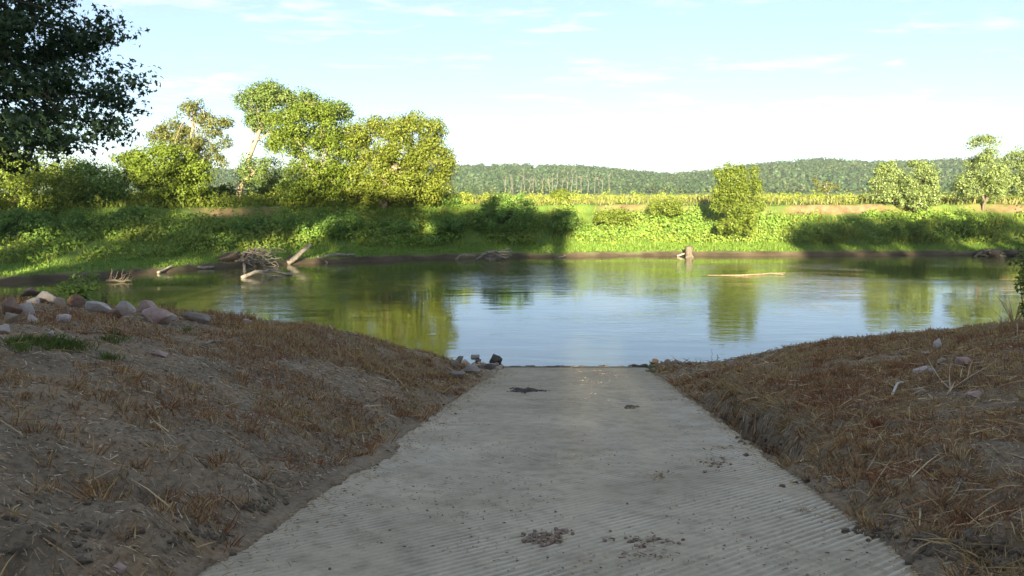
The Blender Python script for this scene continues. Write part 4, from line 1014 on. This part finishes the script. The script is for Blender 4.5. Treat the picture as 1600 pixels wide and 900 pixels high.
# twiggy snag on the left beach
b = wl(188, 438, 53, .0)
th = thing('snag', 'dark twiggy snag stuck in the shallows below the left beach', 'snag', b)
mb = MB(); mb.tube(curve(wl(166, 439, 53, .05), wl(207, 438, 53, .1), 7, .02, .1), np.linspace(.1, .06, 7), 6, .1); mb.build('trunk', M['wood_dark'], th, True, b)
for k in range(12):
    s0 = wl(168 + k * 3.2, 438, 53, .08); mb = MB(); mb.tube(curve(s0, s0 + [rng.uniform(-.1, .6), rng.uniform(-.2, .2), rng.uniform(.3, .95)], 5, .05, .15), np.linspace(.035, .012, 5), 5); mb.build('twig', M['wood_dark'], th, True, b)
# undercut block with roots at the right end of the shore
b = wl(1550, 400, 75, .1)
th = thing('undercut_bank_lump', 'slumped block of dark soil with roots at the right end of the shore', 'soil block', b)
mb = MB()
for k in range(18):
    c = wl(1525 + 72 * rng.uniform(), 397 + rng.normal() * 2, 75.4 + rng.normal() * .3); r = rng.uniform(.25, .5); c[2] = rng.uniform(.05, .45)
    mb.add(sv * (1 + .3 * rng.uniform(-1, 1, len(sv)))[:, None] * [r * 1.6, r, r * .8] + c, sf)
mb.build('soil', M['clod_dark'], th, False, b)
for (x0, y0, x1, y1) in [(1522, 402, 1540, 390), (1536, 391, 1560, 393), (1545, 394, 1575, 402), (1556, 401, 1584, 396), (1530, 398, 1548, 402)]:
    mb = MB(); mb.tube(curve(wl(x0, y0, 74.6), wl(x1, y1, 74.8), 6, .04, .12), np.linspace(.10, .05, 6), 6, .15); mb.build('root', M['wood_grey' if x0 % 2 else 'wood_tan'], th, True, b)

# sticks on the right bank
a_ = hit(1393, 625); c_ = hit(1402, 609); e_ = hit(1411, 606)
log('white_stick', 'white bent stick lying in the stubble of the right bank', [a_ + [0, 0, .07], c_ + [0, 0, .11], e_ + [0, 0, .09]], .019, .016, solid_mat('bleached_stick', [(.3, (.42, .40, .35)), (.7, (.56, .53, .48))], 8), 'stick', n=8, wob=.04)
j = hit(1485, 613) + [0, 0, .04]
up = lambda px, py, dz: hit(px, py) + np.array([0, 0, dz])
M['branch_pale'] = solid_mat('pale_branch', [(.3, (.25, .19, .12)), (.7, (.40, .32, .21))], 10)
log('forked_branch', 'pale forked branch lying across the right bank near the flat stones', [j, up(1468, 600, .08), up(1455, 584, .13), up(1448, 574, .16)], .012, .006, M['branch_pale'], 'branch', n=7, wob=.06,
    branches=[([j, up(1510, 602, .10), up(1545, 585, .14), up(1560, 575, .16)], .011, .004), ([j, up(1482, 600, .10), up(1485, 586, .18)], .012, .005), ([up(1510, 602, .1), up(1515, 590, .18), up(1520, 580, .2)], .009, .004), ([up(1455, 584, .13), up(1430, 590, .05), up(1408, 598, .03)], .010, .006)])
log('dry_stick', 'slim pale twig at the top of the right bank near the edge of view', [up(1590, 530, .05), up(1588, 510, .15), up(1598, 500, .3)], .012, .006, M['branch_pale'], 'stick', n=6)
log('dry_stick', 'grey stick lying on the left bank right of the flat pinkish stone', [up(318, 541, .03), up(334, 537, .04), up(350, 536, .03)], .03, .015, M['wood_grey'], 'stick', n=6, branches=[([up(334, 537, .04), up(342, 540, .03)], .014, .008)])

# ------------------------------------------------------------------ single plants near the camera
def weed_plant(name, label, base, stems, h, lsize, mat, stemmat, spread=.2, nl=14, cat='plant', group=None, parts=('stem', 'leaves')):
    base = np.asarray(base, float); th = thing(name, label, cat, base, group)
    mb = MB(); lb = MB()
    for s in range(stems):
        a = rng.uniform(0, 2 * math.pi); e = base + np.array([math.cos(a) * spread, math.sin(a) * spread, h * rng.uniform(.6, 1.1)])
        pts = curve(base + [0, 0, -.03], e, 7, .0, .12); mb.tube(pts, np.linspace(.010, .004, 7), 5)
        if nl:
            k = rng.integers(1, 7, nl); d = rand_dir(nl); C = pts[k] + d * lsize * .6 + rng.normal(size=(nl, 3)) * .02
            lb.leaves(C, d * .4 + rng.normal(size=(nl, 3)) * .5 + [0, 0, .7], lsize * rng.uniform(.6, 1.2, nl), .45)
    mb.build(parts[0], stemmat, th, True, base)
    if nl: lb.build(parts[1], mat, th, False, base)
    return th
M['stem_green'] = solid_mat('green_stem', [(.3, (.06, .09, .02)), (.7, (.10, .13, .04))], 8)
M['stem_brown'] = solid_mat('brown_stem', [(.3, (.03, .02, .014)), (.7, (.07, .045, .03))], 8)
M['leaf_dock'] = leaf_mat('dock_seed', [(.025, .016, .012), (.06, .034, .02), (.04, .03, .018)], .1)
weed_plant('weed_plant', 'bushy dark green weed growing behind the rocks on the left crest', P(128, 478, 15.6), 14, .62, .13, M['shade_green'], M['stem_green'], .24, 22)
weed_plant('weed_plant', 'smaller green weed left of the bushy one behind the rocks', P(84, 472, 15.3), 6, .40, .10, M['shade_green'], M['stem_green'], .2, 12)
GK = 'dry seed stalks between the riprap rocks'
for px, py, h, lab in [(165, 474, .48, 'dark seed stalk rising between the long slab and the pointed rock'), (232, 474, .24, 'short dark seed stalk behind the purple pink rock'), (256, 482, .24, 'dark seed stalk behind the greenish pale rock'), (270, 484, .3, 'dark seed stalk just right of the greenish pale rock'), (318, 488, .16, 'shortest dark stalk at the low brown slab'), (74, 465, .3, 'dark seed stalk behind the pale grey rock at the left')]:
    weed_plant('seed_stalk', lab, P(px, py + 12, 17), 3, h, .05, M['leaf_dock'], M['stem_brown'], .06, 18, 'stalk', GK)
for px, py, h, nl, lab in [(1112, 568, .62, 0, 'single thin bare stem on the shelf at the water'), (1088, 568, .36, 0, 'shorter bare stem left of the tall thin one on the shelf'), (1122, 570, .42, 12, 'small leafy green shoot right of the thin bare stem'), (1094, 569, .2, 8, 'tiny dark shoot between the stones on the shelf')]:
    weed_plant('shoot', lab, hit(px, py), 1, h, .09, M['shade_green'], M['stem_green'], .03, nl, 'shoot')
weed_plant('weed_plant', 'tall leafy weed at the right edge in front of the river', P(1606, 500, 13.5), 9, 1.35, .11, M['cotton'], M['stem_green'], .22, 30)
mb = MB(); c0 = P(1585, 505, 14.2); tuft(mb, c0, 22, .6, .09, .4); tuft(mb, P(1565, 508, 14.4), 10, .4, .09, .4)
tag(mb.build('dry_grass_tuft', M['straw'], None, False, c0), 'pale dry grass tuft at the right edge beside the leafy weed', 'grass tuft')

# ------------------------------------------------------------------ air
def box(name, x0, x1, y0, y1, z0, z1):
    V = [(x, y, z) for z in (z0, z1) for y in (y0, y1) for x in (x0, x1)]
    return mesh_data(name, V, [[(0, 2, 3, 1), (4, 5, 7, 6), (0, 1, 5, 4), (2, 6, 7, 3), (0, 4, 6, 2), (1, 3, 7, 5)]])
HAZE = 0.00014
if HAZE:
    m, t, out = new_mat('haze_air')
    pv = t.nodes.new('ShaderNodeVolumePrincipled'); pv.inputs['Color'].default_value = (.80, .90, 1, 1); pv.inputs['Density'].default_value = HAZE
    pv.inputs['Anisotropy'].default_value = .1
    t.links.new(pv.outputs[0], out.inputs['Volume'])
    kind(obj('haze', box('haze', -3300, 3300, -120, 4500, -5, 75), m), 'stuff')
